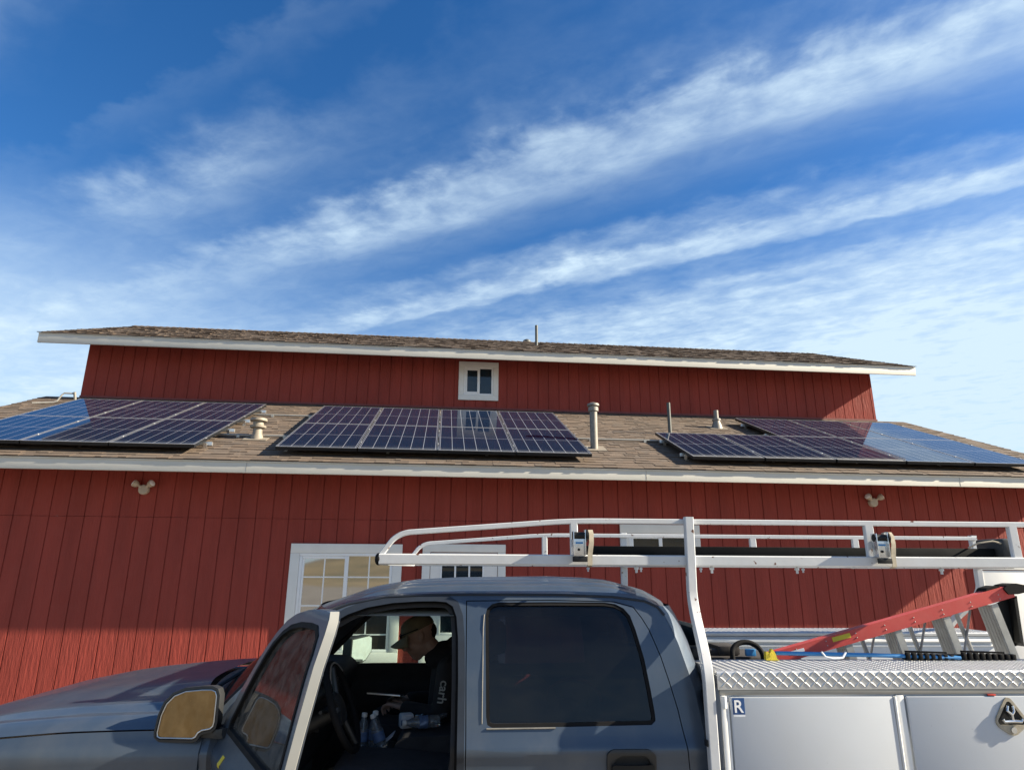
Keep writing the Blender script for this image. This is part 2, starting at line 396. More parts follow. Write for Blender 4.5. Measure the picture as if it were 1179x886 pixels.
lr = obj('lower_roof', shingle_roof(EL-.02, ER+.02, Y1-.02, Z1+.004-.02*m1, m1, DU-Y1+.02, 3), M['shingle'], house, 0)
obj('roof_deck', deck(EL+.01, ER-.01, Y1+.03, DU-.005, roof1), M['red'], lr, 0)
ur = obj('upper_roof', shingle_roof(EL-.02, ER+.02, Y2-.02, Z2+.004-.02*m2, m2, YR-Y2+.02, 5), M['shingle'], house, 0)
b = shingle_roof(EL-.02, ER+.02, Y2-.02, Z2+.004-.02*m2, m2, YR-Y2+.02, 6, back=YR)
rc = random.Random(4); x = EL-.03
zr = roof2(YR)
while x < ER:                      # ridge caps
    wd = .14; x2 = min(x+wd+.05, ER+.03); h = .010+.004*rc.random()
    for s in (-1, 1):
        b.face([(x, YR, zr+h+.02), (x2, YR, zr+h), (x2, YR+s*.14, zr+h-.14*m2+.004), (x, YR+s*.14, zr+h+.012-.14*m2)])
        b.face([(x, YR, zr+h+.02), (x, YR+s*.14, zr+h+.012-.14*m2), (x, YR+s*.14, zr-.14*m2), (x, YR, zr)])
    x += wd
obj('ridge_slope', b, M['shingle'], ur, 0)
dk = deck(EL+.01, ER-.01, Y2+.03, YR, roof2); dk2 = deck(EL+.01, ER-.01, YR+.001, 2*YR-Y2-.03, roof2); me_ = bpy.data.meshes.new('t'); dk2.bm.to_mesh(me_); dk.bm.from_mesh(me_)
obj('roof_deck', dk, M['red'], ur, 0)
# fascias and rake boards
def fascia(y, zt, zb, mrake, yend):
    mb = MB(); mb.box((EL, y, zb), (ER, y+.035, zt-.012), .004)
    xs = [EL, -2.4, 2.2, 6.6, ER]
    return mb
def rakes(y, zt, zb, mm, yend, par):
    for X in (EL, ER-.035):
        mb = MB(); mb.prism([(y+.036, zb+.0), (y+.036, zt-.012+.036*mm), (yend, zt-.012+mm*(yend-y)), (yend, zb+mm*(yend-y))], X, X+.035, lambda u, v, w_: (w_, u, v)); obj('rake_board', mb, M['fascia'], par, 30)
lf = obj('lower_fascia', fascia(Y1, Z1, 3.045, m1, DU), M['fascia'], house, 30)
rakes(Y1, Z1, 3.045, m1, DU-.01, lf)
for xx in (-2.35, 2.6, 6.95): j = MB(); j.box((xx-.0015, Y1-.002, 3.05), (xx+.0015, Y1+.002, 3.17)); obj('board_joint', j, M['galv'], lf, 0)
g = MB(); g.box((EL, Y1-.012, Z1-.022), (ER, Y1+.04, Z1-.008), .002)
obj('drip_edge', g, M['fascia'], lf, 30)
uf = obj('upper_fascia', fascia(Y2, Z2, 5.703, m2, YR), M['fascia'], house, 30)
rakes(Y2, Z2, 5.703, m2, YR, uf)
g = MB(); g.box((EL, Y2-.012, Z2-.022), (ER, Y2+.04, Z2-.008), .002)
obj('drip_edge', g, M['fascia'], uf, 30)
# flashing strip where the lower roof meets the upper wall
f = MB(); f.box((XL, DU-.03, roof1(DU)+.0), (XR, DU-.012, roof1(DU)+.035)); obj('flashing', f, mat('red_flashing', (.17, .03, .025), .6, var=.15), house, 0)

def window(name, x0, x1, z0, z1, y, tw, sashes, label=None, mull=None, munt=None, panes=('pane_dark', 'pane_dark')):
    """sliding window: trim boards as the frame, vinyl sash, two panes; everything stands proud of wall plane y"""
    t = MB()
    t.box((x0, y-.032, z1-tw), (x1, y-.001, z1), .004); t.box((x0, y-.032, z0), (x1, y-.001, z0+tw), .004)
    t.box((x0, y-.031, z0+tw+.001), (x0+tw, y-.001, z1-tw-.001), .004); t.box((x1-tw, y-.031, z0+tw+.001), (x1, y-.001, z1-tw-.001), .004)
    o = obj(name, t, M['trim'], house)
    if label: o['label'] = label
    a0, a1, b0, b1 = x0+tw, x1-tw, z0+tw, z1-tw; c = .035
    s = MB(); 
    s.box((a0+.002, y-.026, b1-c), (a1-.002, y-.002, b1-.002), .003); s.box((a0+.002, y-.026, b0+.002), (a1-.002, y-.002, b0+c), .003)
    s.box((a0+.002, y-.025, b0+c+.001), (a0+c, y-.002, b1-c-.001), .003); s.box((a1-c, y-.025, b0+c+.001), (a1-.002, y-.002, b1-c-.001), .003)
    xm = (a0+a1)/2 if mull is None else mull
    s.box((xm-.024, y-.028, b0+c+.001), (xm+.024, y-.002, b1-c-.001), .003)
    # left sash stands a little further in and has its own rail
    s.box((a0+c+.001, y-.020, b1-c-.034), (xm-.025, y-.003, b1-c-.002), .003); s.box((a0+c+.001, y-.020, b0+c+.002), (xm-.025, y-.003, b0+c+.034), .003)
    s.box((a0+c+.001, y-.019, b0+c+.035), (a0+c+.030, y-.003, b1-c-.035), .003)
    obj('sash', s, M['vinyl'], o)
    for k, (p0, p1) in enumerate(((a0+c, xm-.024), (xm+.024, a1-c))):
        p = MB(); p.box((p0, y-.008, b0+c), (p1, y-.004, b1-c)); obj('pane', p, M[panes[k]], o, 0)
        if munt:
            q = MB(); pc = (p0+p1)/2+(.014 if k == 0 else 0)
            q.box((pc-.008, y-.0115, b0+c), (pc+.008, y-.0085, b1-c))
            for z in munt: q.box((p0, y-.0120, z-.008), (pc-.0081, y-.0085, z+.008)); q.box((pc+.0081, y-.0120, z-.008), (p1, y-.0085, z+.008))
            obj('muntin', q, M['vinyl'], o, 0)
    return o
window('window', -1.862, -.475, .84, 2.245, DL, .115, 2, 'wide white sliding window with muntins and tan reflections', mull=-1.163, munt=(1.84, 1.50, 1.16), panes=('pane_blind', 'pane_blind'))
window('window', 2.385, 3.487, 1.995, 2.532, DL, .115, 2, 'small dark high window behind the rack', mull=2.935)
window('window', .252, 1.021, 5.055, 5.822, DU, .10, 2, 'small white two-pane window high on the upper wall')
# front door with nine lites
def door(x0, x1, z1, lites, label, tw=.10):
    t = MB(); y = DL
    t.box((x0, y-.034, z1-tw), (x1, y-.001, z1), .004)
    t.box((x0, y-.033, 0.02), (x0+tw, y-.001, z1-tw-.001), .004); t.box((x1-tw, y-.033, .02), (x1, y-.001, z1-tw-.001), .004)
    o = obj('door_frame', t, M['trim'], house); o['label'] = label
    a0, a1, zt = x0+tw+.006, x1-tw-.006, z1-tw-.010
    s = MB(); 
    if lites:
        l0, l1, q0, q1 = .025, .565, 1.17, 2.09
        s.box((a0, y-.022, .06), (a1, y-.002, q0), .003); s.box((a0, y-.022, q1), (a1, y-.002, zt), .003)
        s.box((a0, y-.0215, q0+.0005), (l0, y-.002, q1-.0005)); s.box((l1, y-.0215, q0+.0005), (a1, y-.002, q1-.0005))
    else: s.box((a0, y-.022, .06), (a1, y-.002, zt), .003)
    obj('door_leaf', s, M['door_white'], o)
    if lites:
        p = MB(); p.box((l0, y-.010, q0), (l1, y-.005, q1)); obj('pane', p, M['pane_dark'], o, 0)
        q = MB(); wx = (l1-l0)/3; hz = (q1-q0)/3
        for k in range(4): 
            xx = l0+k*wx; q.box((xx-.011, y-.026, q0-.011), (xx+.011, y-.0105, q1+.011), .002)
        for k in range(4):
            for i in range(3): q.box((l0+i*wx+.0112, y-.025, q0+k*hz-.011), (l0+(i+1)*wx-.0112, y-.0105, q0+k*hz+.011), .002)
        obj('muntin', q, M['vinyl'], o, 30)
    k = MB(); kx = a1-.07; k.cyl((kx, y-.022, 1.0), (kx, y-.07, 1.0), .012).sphere((kx, y-.085, 1.0), .028); obj('door_knob', k, M['silver'], o)
    return o
door(-.218, .852, 2.253, True, 'white front door with nine small panes')
door(7.455, 8.60, 2.045, False, 'plain white door at the right end of the wall', .075)

# roof vents (parts of the house)
def vent(kind, x, y, h, ma='vent_cream'):
    z = roof1(y)
    b = MB()
    if kind == 'short':
        b.lathe([(.085, -.06), (.085, .02), (.065, .07), (.058, h), (.058, h+.01)], (x, y, z))
        o = obj('roof_vent', b, M[ma], house)
        c = MB(); c.lathe([(.062, h-.07), (.105, h-.06), (.108, h-.03), (.07, h-.02), (.07, h+.03), (.115, h+.035), (.112, h+.07), (.05, h+.085)], (x, y, z)); obj('cap', c, M[ma], o)
    elif kind == 'tall':
        b.cyl((x, y, z-.05), (x, y, z+h), .055, seg=20); o = obj('roof_vent', b, M[ma], house)
        c = MB(); c.lathe([(.056, h-.10), (.075, h-.095), (.075, h-.04), (.058, h-.035), (.058, h-.02), (.088, h-.015), (.084, h+.015), (.03, h+.035)], (x, y, z)); obj('cap', c, M[ma], o)
    elif kind == 'pipe':
        b.cyl((x, y, z-.05), (x, y, z+h), .030, seg=14); o = obj('roof_pipe', b, M[ma], house); return o
    elif kind == 'boot':
        b.cyl((x, y, z-.05), (x, y, z+h), .042, seg=16); o = obj('roof_vent', b, M[ma], house)
        c = MB(); c.lathe([(.11, -.06), (.085, .06), (.062, .12), (.062, .14), (.075, .145), (.072, .175), (.042, .18)], (x, y, z)); obj('boot', c, M['galv'], o)
    f = MB(); rot = Matrix.Rotation(math.atan(m1), 4, 'X'); f.box((x-.16, y-.15, z+.015), (x+.16, y+.15, z+.022), rot=rot); obj('flashing', f, M['vent_cream'], o)
    return o
vy = lambda s: Y1+s/math.hypot(1, m1)
vent('short', -2.575, vy(1.20), .22)
vent('tall', 2.164, vy(1.06), .66, 'galv')
vent('pipe', 3.72, vy(2.30), .55, 'pipe_dark')
vent('boot', 4.83, vy(3.02), .33, 'galv')
p = MB(); p.cyl((1.99, 13.6, roof2(13.6)-.05), (1.99, 13.6, roof2(13.6)+.48), .032, seg=14); obj('roof_pipe', p, M['pipe_dark'], house)
p = MB(); p.lathe([(.07, -.05), (.07, .0), (.10, .05), (.09, .10), (.04, .13)], (1.95, YR+.12, zr-.01)); obj('roof_vent', p, M['pipe_dark'], house)
# conduits across the shingles
def onroof(x, s, h=.0):
    c = 1/math.hypot(1, m1); return (x, Y1+s*c-h*m1*c, Z1+s*c*m1+h*c)
for (xa, xb, s) in ((-3.15, -1.9, 1.26), (-3.1, -1.9, 2.9), (1.8, 3.5, 1.62)):
    c = MB(); c.cyl(onroof(xa, s, .04), onroof(xb, s, .04), .016, seg=8)
    for k in (.25, .75): q = onroof(xa+(xb-xa)*k, s, .02); c.box((q[0]-.02, q[1]-.03, q[2]-.02), (q[0]+.02, q[1]+.03, q[2]+.022))
    obj('conduit', c, M['conduit'], house)
c = MB(); c.tube([onroof(-6.80, 3.42, .035), onroof(-6.55, 3.55, .035), onroof(-6.50, 3.58, .05), onroof(-6.45, 3.64, .15), onroof(-6.42, 3.66, .18), onroof(-6.30, 3.68, .175), onroof(-6.27, 3.69, .15), onroof(-6.27, 3.69, .0)], .014, 8)
c.sphere(onroof(-6.27, 3.66, .01), .05, (1, 1, .7)).cyl(onroof(-6.27, 3.69, .05), onroof(-6.27, 3.69, .20), .022)
obj('service_pipe', c, M['conduit'], house)

# ------------------------------------------------------------------ flood lights
def floodlight(x, z, label, spread):
    t = thing('floodlight', label, 'floodlight', (x, DL-.006, z), group='twin floodlights under the lower eave')
    y = DL-.006
    b = MB(); b.lathe([(.062, 0), (.062, .045), (.052, .056), (.02, .060)], (x, y, z), Matrix.Rotation(R(90), 4, 'X'), 24); obj('mount_box', b, M['lamp'], t)
    for s in (-1, 1):
        h = MB(); a = Vector((x+s*.03, y-.045, z+.03)); d = Vector((s*spread, -.45, .60)).normalized(); c0 = a+d*.040
        h.cyl(a, c0, .016); h.lathe([(.014, -.004), (.030, .004), (.040, .022), (.045, .045), (.046, .062)], c0, d.to_track_quat('Z', 'Y').to_matrix().to_4x4(), 18)
        o = obj('lamp_head', h, M['lamp'], t)
        l = MB(); l.sphere(c0+d*.061, .043, (1, 1, .3), 16, d.to_track_quat('Z', 'Y').to_matrix().to_4x4()); obj('lens', l, M['vinyl'], o)
    return t
floodlight(-3.725, 2.885, 'beige twin floodlight on the red wall at the left, above bare siding', 1.0)
floodlight(6.05, 2.875, 'beige twin floodlight on the red wall at the right, above the truck rack', .9)

# ------------------------------------------------------------------ solar panels
PITCH = math.atan(m1); PROT = Matrix.Rotation(PITCH, 4, 'X')
def panel_proto():
    t = thing('solar_panel', 'x', 'solar panel', onroof(0, 0, .13), rot=PROT)
    f = MB(); w_ = .010
    f.box((0, 0, -.040), (PW, w_, .0)); f.box((0, PH-w_, -.040), (PW, PH, .0))
    f.box((0, w_, -.040), (w_, PH-w_, .0)); f.box((PW-w_, w_, -.040), (PW, PH-w_, .0)); f.box((w_, w_, -.030), (PW-w_, PH-w_, -.012))
    obj('frame', f, M['panel_frame'], t, 0, local=True)
    lip = MB()
    for a, b_ in (((0, 0), (PW, .007)), ((0, PH-.007), (PW, PH)), ((0, .0072), (.007, PH-.0072)), ((PW-.007, .0072), (PW, PH-.0072))):
        lip.box((*a, .0003), (*b_, .0028))
    obj('edge_strip', lip, M['silver'], t, 0, local=True)
    c = MB(); c.box((w_+.0005, w_+.0005, -.0115), (PW-w_-.0005, PH-w_-.0005, .0012)); obj('cell_sheet', c, M['cells'], t, 0, local=True)
    for yy in (.36, 1.24):
        k = MB(); k.box((PW-.006, yy-.025, .003), (PW+.022, yy+.025, .007)); k.cyl((PW+.009, yy, .007), (PW+.009, yy, .013), .007, seg=8); obj('clamp', k, M['silver'], t, 0, local=True)
    return t
proto = panel_proto(); first = [True]
def copy_panel(x, s, label, group):
    if first[0]: r = proto; first[0] = False
    else:
        r = proto.copy(); COL.objects.link(r)
        for ch in proto.children:
            c = ch.copy(); COL.objects.link(c); c.parent = r
    r.matrix_world = Matrix.Translation(Vector(onroof(x, s, .13))) @ PROT; r['label'] = label; r['group'] = group; return r
ORD = ['first', 'second', 'third', 'fourth', 'fifth']
S0, S1 = .215, 1.825
for row, s in (('lower', S0), ('upper', S1)):
    for k in range(3): copy_panel(-6.045+k*1.006, s, f'{ORD[k]} solar panel from the left, {row} row of the left roof array', 'solar panels of the left array')
for row, s in (('lower', S0), ('upper', S1)):
    for k in range(4): copy_panel(-2.075+k*1.006, s, f'{ORD[k]} solar panel from the left, {row} row of the middle roof array', 'solar panels of the middle array')
for k in range(5): copy_panel(3.30+k*1.018, S0, f'{ORD[k]} solar panel from the left, lower row of the right roof array', 'solar panels of the right array')
for k in range(3): copy_panel(3.30+(k+2)*1.018, S1, f'{ORD[k]} solar panel from the left, upper row of the right roof array', 'solar panels of the right array')
def rack(label, rails, feet):
    x0, x1, s = rails[0]
    t = thing('panel_rack', label, 'panel rack', onroof(x0, s, 0), group='aluminium racks under the solar panels')
    for x0, x1, s in rails:
        q = MB(); q.tube([onroof(x0, s, .062), onroof(x1, s, .062)], 0, sec=[(-.02, -.022), (.02, -.022), (.02, .022), (-.02, .022)])
        o = obj('rail', q, M['silver'], t, 0); n = max(2, int((x1-x0)/1.2))
        for k in range(n+1):
            xx = x0+.08+(x1-x0-.16)*k/n; q = MB(); a = onroof(xx, s-.05, .004); b_ = onroof(xx, s-.035, .07)
            q.tube([onroof(xx, s-.10, .006), onroof(xx, s-.03, .006), onroof(xx, s-.028, .075)], 0, sec=[(-.02, -.004), (.02, -.004), (.02, .004), (-.02, .004)])
            obj('foot', q, M['silver'], o, 0)
    return t
rack('silver rail rack under the left solar array', [(-6.1, -2.95, S0+.36), (-6.1, -2.95, S0+1.24), (-6.1, -2.95, S1+.36), (-6.1, -2.95, S1+1.24)], 1)
rack('silver rail rack under the middle solar array', [(-2.10, 1.96, S0+.36), (-2.1, 1.96, S0+1.24), (-2.1, 1.96, S1+.36), (-2.1, 1.96, S1+1.24)], 1)
rack('silver rail rack under the right solar array', [(3.25, 8.42, S0+.36), (3.25, 8.42, S0+1.24), (5.28, 8.42, S1+.36), (5.28, 8.42, S1+1.24)], 1)

# ================================================================== PICKUP TRUCK  (truck frame from here on)
T = TRUCK; WT = 1.86
truck = thing('pickup_truck', 'dusty slate blue crew cab pickup with open driver door and white toolbox body', 'pickup truck', (.5, .93, 0), T)
zs = [.45, .75, 1.0, 1.25, 1.33, 1.5, 1.65, 1.8, 1.86, 1.9]; ysd = [.06, .01, -.008, -.004, .020, .055, .090, .140, .185, .26]
def ysp(z):       # smooth side profile
    return (interp(z-.02, zs, ysd)+interp(z, zs, ysd)*2+interp(z+.02, zs, ysd))/4 - .012*math.exp(-((z-1.235)/.03)**2)
near = lambda z, x: ysp(z)
far = lambda z, x: WT-ysp(z)
ZC = [.5+.05*i for i in range(13)]+[1.13+.02*i for i in range(14)]+[1.42+.04*i for i in range(11)]
XC = [-.8, -.5, -.2, .1, .4, .7, 1.0]
TOPX = [-.62, -.49, -.393, -.235, -.035, .127, .54, .785, .929, 1.0]
outer = [(-.93, .48), (-.93, 1.325), (-.84, 1.43), (-.64, 1.635), (-.50, 1.762), (-.40, 1.80), (-.24, 1.828), (-.03, 1.838), (.13, 1.84), (.54, 1.84), (.785, 1.832), (.929, 1.815), (.985, 1.79), (1.012, 1.755), (1.057, 1.637), (1.103, 1.46), (1.118, 1.32), (1.128, 1.15), (1.128, .48)]
fo = [(-.86, .56), (-.86, 1.30), (-.80, 1.395), (-.60, 1.60), (-.47, 1.715), (-.40, 1.755), (-.32, 1.783), (-.21, 1.802), (-.10, 1.809), (-.02, 1.810), (.03, 1.806), (.06, 1.788), (.078, 1.745), (.088, 1.66), (.094, 1.5), (.098, 1.2), (.098, .56)]
rd = [(.134, .56), (.134, 1.25), (.128, 1.5), (.122, 1.808), (.5, 1.812), (.79, 1.806), (.872, 1.785), (.905, 1.74), (.931, 1.713-.02), (.970, 1.585), (.996, 1.485), (1.02, 1.38), (1.036, 1.27), (1.045, 1.17), (1.047, .56)]
def grow(poly, d):
    c = Vector((sum(p[0] for p in poly)/len(poly), sum(p[1] for p in poly)/len(poly))); out = []
    n = len(poly); area = sum(poly[i-1][0]*poly[i][1]-poly[i][0]*poly[i-1][1] for i in range(n))
    for i, p in enumerate(poly):
        a = (Vector(poly[i])-Vector(poly[i-1])).normalized(); b_ = (Vector(poly[(i+1) % n])-Vector(poly[i])).normalized()
        nrm = Vector((a.y+b_.y, -a.x-b_.x)); l = nrm.length
        nrm = nrm/l*(d/max(.35, math.sqrt(max(.01, (1+a.dot(b_))/2)))) if l > 1e-6 else Vector((0, 0))
        if area < 0: nrm = -nrm
        out.append((p[0]+nrm.x, p[1]+nrm.y))
    return out
cab = MB(); cab.panel(outer, [fo, grow(rd, .004)], near, .03, ZC, XC)
shell = obj('cab', cab, M['truck'], truck)
# jamb behind the rear-door gap and inner door ring
s = MB(); s.panel(grow(rd, .02), [grow(rd, -.03)], lambda z, x: ysp(z)+.033, .02, ZC, XC); obj('rear_jamb', s, M['rubber'], shell)
s = MB(); s.panel(grow(fo, .028), [grow(fo, -.001)], lambda z, x: ysp(z)-.0025, .002, ZC, XC); obj('opening_flange', s, M['truck_in'], shell)
s = MB(); s.panel(grow(fo, .012), [grow(fo, -.012)], lambda z, x: ysp(z)+.034, .03, ZC, XC); obj('door_seal', s, M['rubber'], shell)
s = MB(); s.panel(grow(fo, -.002), [grow(fo, -.030)], lambda z, x: ysp(z)+.066, .05, ZC, XC); obj('opening_trim', s, M['interior'], shell)
# far side of the cab
fw = [(-.74, 1.335), (-.80, 1.38), (-.60, 1.585), (-.47, 1.70), (-.40, 1.742), (-.32, 1.770), (-.21, 1.788), (-.02, 1.796), (.035, 1.785), (.055, 1.74), (.07, 1.6), (.07, 1.345), (.05, 1.335)]
rw = [(.216, 1.747), (.222, 1.772), (.240, 1.787), (.265, 1.793), (.50, 1.795), (.744, 1.794), (.79, 1.788), (.822, 1.772), (.845, 1.745), (.862, 1.69), (.888, 1.571), (.903, 1.45), (.911, 1.365), (.911, 1.347), (.900, 1.338), (.55, 1.333), (.240, 1.331), (.228, 1.337), (.224, 1.36)]
s = MB(); s.panel(outer, [fw, rw], lambda z, x: WT-ysp(z)-.03, .03, ZC, XC); fs = obj('far_side', s, M['truck'], shell)
s = MB(); s.panel(grow(fw, .03), [grow(fw, -.004)], lambda z, x: WT-ysp(z)-.055, .02, ZC, XC)
s.panel([(-.86, .6), (-.86, 1.33), (.10, 1.33), (.10, .6)], [], lambda z, x: WT-ysp(z)-.06-.03*sm(z, 1.34, 1.2), .02, ZC, XC); obj('passenger_door_trim', s, M['interior'], shell)
s = MB(); s.panel(grow(fw, .006), [], lambda z, x: WT-ysp(z)-.018, .004, ZC, XC); obj('passenger_window', s, M['side_glass'], shell)
s = MB(); s.panel(grow(rw, .006), [], lambda z, x: WT-ysp(z)-.018, .004, ZC, XC); obj('passenger_rear_window', s, M['privacy'], shell)
# roof: lofted from drip rail to drip rail, with lengthwise ribs
edge = [p for p in outer if p[1] > 1.75 and -.51 < p[0] < 1.02]
ex = [p[0] for p in edge]; ez = [p[1] for p in edge]
rows = []; NX, NT = 46, 130
for i in range(NX+1):
    u = i/NX; xe = -.50+u*(1.012+.50); ze = interp(xe, ex, ez); row = []
    for k in range(NT+1):
        t = k/NT; w_ = 1-(2*t-1)**2; sh = 1-abs(2*t-1)**3.0
        xc = xe+((-.155*(1-u)**2.2)+(.125*u**3))*w_
        zc = interp(u, [0, .06, .14, .26, .4, .7, .86, .95, 1.], [1.765, 1.803, 1.845, 1.875, 1.888, 1.895, 1.886, 1.855, 1.805])
        y0 = ysp(ze); y = y0+(WT-2*y0)*t
        z = ze+(zc-ze)*sh
        if .06 < u < .93:
            f = sm(u, .06, .2)*sm(.93-u, 0, .12)
            for yc in (.30, .44, .58, .72, 1.14, 1.28, 1.42, 1.56): z += .014*f*(1 if abs(y-yc) < .030 else max(0, 1-(abs(y-yc)-.030)/.022))
        row.append((xc, y, z))
    rows.append(row)
r_ = MB(); r_.grid(rows); roof = obj('roof', r_, M['truck'], truck, 60)
dr = MB(); pts = [(p[0], ysp(p[1])-.004, p[1]-.002) for p in outer[4:14]]; dr.tube(pts, .006, 6); obj('drip_rail', dr, M['truck_in'], roof)
hl = MB(); hl.grid([[(x_, y_, 1.772-.03*(abs(y_-.93)/.78)**4+ (0 if x_ > -.4 else -.35*(-.4-x_))) for y_ in [.17+.0507*k for k in range(31)]] for x_ in (-.55, -.4, -.2, 0, .3, .6, .9, 1.0)]); obj('headliner', hl, M['headliner'], roof, 60)
# back wall of the cab, rounded at the corners
rows = []
for z, xr in ((.5, 1.128), (.8, 1.128), (1.15, 1.128), (1.32, 1.118), (1.46, 1.103), (1.637, 1.057), (1.70, 1.035), (1.755, 1.012), (1.79, .992)):
    row = []
    for k in range(41):
        t = k/40; y0 = ysp(z); y = y0+(WT-2*y0)*t; e_ = min(t, 1-t)
        row.append((xr+.085*(1-math.exp(-e_*26))+.03*(1-(2*t-1)**2), y, z))
    rows.append(row)
bw = MB(); bw.grid(rows); back = obj('cab_back', bw, M['truck'], truck, 60)
gl = MB(); gl.box((1.235, .30, 1.36), (1.243, WT-.30, 1.70), .002, rot=Matrix.Rotation(R(-9), 4, 'Y')); obj('back_window', gl, M['pane_dark'], back)
# windshield and A pillars' inner faces
rows = []
for i in range(13):
    t = i/12; row = []
    for k in range(25):
        q = k/24; w_ = 1-(2*q-1)**2; z = 1.36+(1.775-1.36)*t
        xs_ = -.905+(.405)*t; xc_ = -1.13+(.48)*t
        y0 = ysp(z)+.03; row.append((xs_+(xc_-xs_)*w_, y0+(WT-2*y0)*q, z))
    rows.append(row)
ws = MB(); ws.grid(rows); obj('windshield', ws, M['windshield'], truck, 60)
for f_, yo in ((near, .055), (far, -.055)):
    ap = MB(); ap.tube([(-.93+.02, f_(1.33, 0)+yo, 1.33), (-.78, f_(1.45, 0)+yo, 1.475), (-.64, f_(1.6, 0)+yo, 1.61), (-.50, f_(1.74, 0)+yo, 1.742), (-.42, f_(1.76, 0)+yo*1.2, 1.768)], 0, sec=[(-.03, -.03), (.03, -.03), (.03, .03), (-.03, .03)]); obj('pillar_trim', ap, M['interior'], truck)
# rear door
d = MB(); d.panel(rd, [grow(rw, .011)], near, .03, ZC, XC); rdoor = obj('rear_door', d, M['truck'], truck)
s = MB(); s.panel(grow(rw, .0105), [grow(rw, -.003)], lambda z, x: ysp(z)+.004, .02, ZC, XC); obj('window_seal', s, M['rubber'], rdoor)
s = MB(); s.panel(grow(rw, .004), [], lambda z, x: ysp(z)+.011, .004, ZC, XC); obj('rear_window', s, M['privacy'], rdoor)
lp = MB(); lp.tube([(.196, ysp(1.34)-.002, 1.335), (.196, ysp(1.5)-.002, 1.5), (.196, ysp(1.7)-.002, 1.7), (.20, ysp(1.755)-.002, 1.755)], .0022, 6)
lp.tube([(.215, ysp(1.317)-.003, 1.317), (.50, ysp(1.317)-.003, 1.319)], .0035, 6); obj('window_moulding', lp, M['galv'], rdoor)
h = MB(); ho = rounded([(.705, 1.13), (.705, 1.232), (.728, 1.246), (.88, 1.246), (.906, 1.226), (.906, 1.13)], .02); hi = rounded([(.735, 1.15), (.735, 1.205), (.76, 1.224), (.86, 1.224), (.880, 1.205), (.880, 1.15)], .015)
h.panel(ho, [hi], lambda z, x: ysp(z)-.012, .014); h.panel(hi, [], lambda z, x: ysp(z)-.001, .004)
hd = obj('door_handle', h, M['plastic'], rdoor)
h = MB(); h.panel(rounded([(.722, 1.150), (.722, 1.192), (.895, 1.192), (.895, 1.150)], .012), [], lambda z, x: ysp(z)-.026-.012*(1-((x-.808)/.09)**2), .010, (), [.74+.02*i for i in range(8)]); obj('handle_pull', h, M['black_metal'], rdoor)

# open front door: built shut, then swung about its hinge
HX, ANG = -.865, -61.5
SW = Matrix.Translation((HX, 0, 0)) @ Matrix.Rotation(R(ANG), 4, 'Z') @ Matrix.Translation((-HX, 0, 0))
dout = [(-.89, .56), (-.89, 1.30), (-.83, 1.395), (-.62, 1.60), (-.49, 1.715), (-.41, 1.762), (-.32, 1.79), (-.21, 1.808), (-.10, 1.816), (-.02, 1.817), (.035, 1.812), (.068, 1.792), (.085, 1.748), (.095, 1.66), (.103, 1.5), (.107, 1.2), (.107, .56)]
dwin = [(-.735, 1.345), (-.742, 1.37), (-.585, 1.56), (-.47, 1.672), (-.40, 1.715), (-.32, 1.742), (-.21, 1.758), (-.09, 1.763), (-.015, 1.760), (.022, 1.738), (.040, 1.69), (.056, 1.5), (.062, 1.36), (.05, 1.345)]
d = MB(); d.panel(dout, [dwin], near, .032, ZC, XC); fdoor = obj('front_door', d.xf(SW), M['truck'], truck)
s = MB(); s.panel(grow(dwin, .012), [grow(dwin, -.005)], lambda z, x: ysp(z)-.003, .02, ZC, XC); obj('window_seal', s.xf(SW), M['rubber'], fdoor)
s = MB(); s.panel(grow(dwin, .004), [], lambda z, x: ysp(z)+.012, .004, ZC, XC); obj('door_window', s.xf(SW), M['door_glass'], fdoor)
ed = [(p[0], p[1]) for p in dout[9:]]
e_ = MB(); e_.tube([(x_+.003, ysp(z_)+.016, z_) for x_, z_ in ed[1:]], 0, sec=[(-.014, -.003), (.014, -.003), (.014, .004), (-.014, .004)]); obj('door_edge', e_.xf(SW), M['jamb_white'], fdoor)
ib = MB(); ib.panel([(-.86, .6), (-.86, 1.30), (.08, 1.30), (.08, .6)], [], lambda z, x: ysp(z)+.036, .03, ZC, XC); obj('inner_panel', ib.xf(SW), M['interior'], fdoor)
iw = MB(); iw.panel(grow(dout[1:16], -.006), [grow(dwin, .0)], lambda z, x: ysp(z)+.034, .006, ZC, XC); obj('inner_frame', iw.xf(SW), M['truck_in'], fdoor)
yt = MB(); yt.panel([(-.685, 1.245), (-.67, 1.275), (-.63, 1.275), (-.645, 1.245)], [], lambda z, x: ysp(z)-.002, .001); yt.panel([(-.71, 1.17), (-.685, 1.2445), (-.645, 1.2445), (-.67, 1.17)], [], lambda z, x: ysp(z)-.002, .001)
obj('yellow_tape', yt.xf(SW), M['yellow'], fdoor)
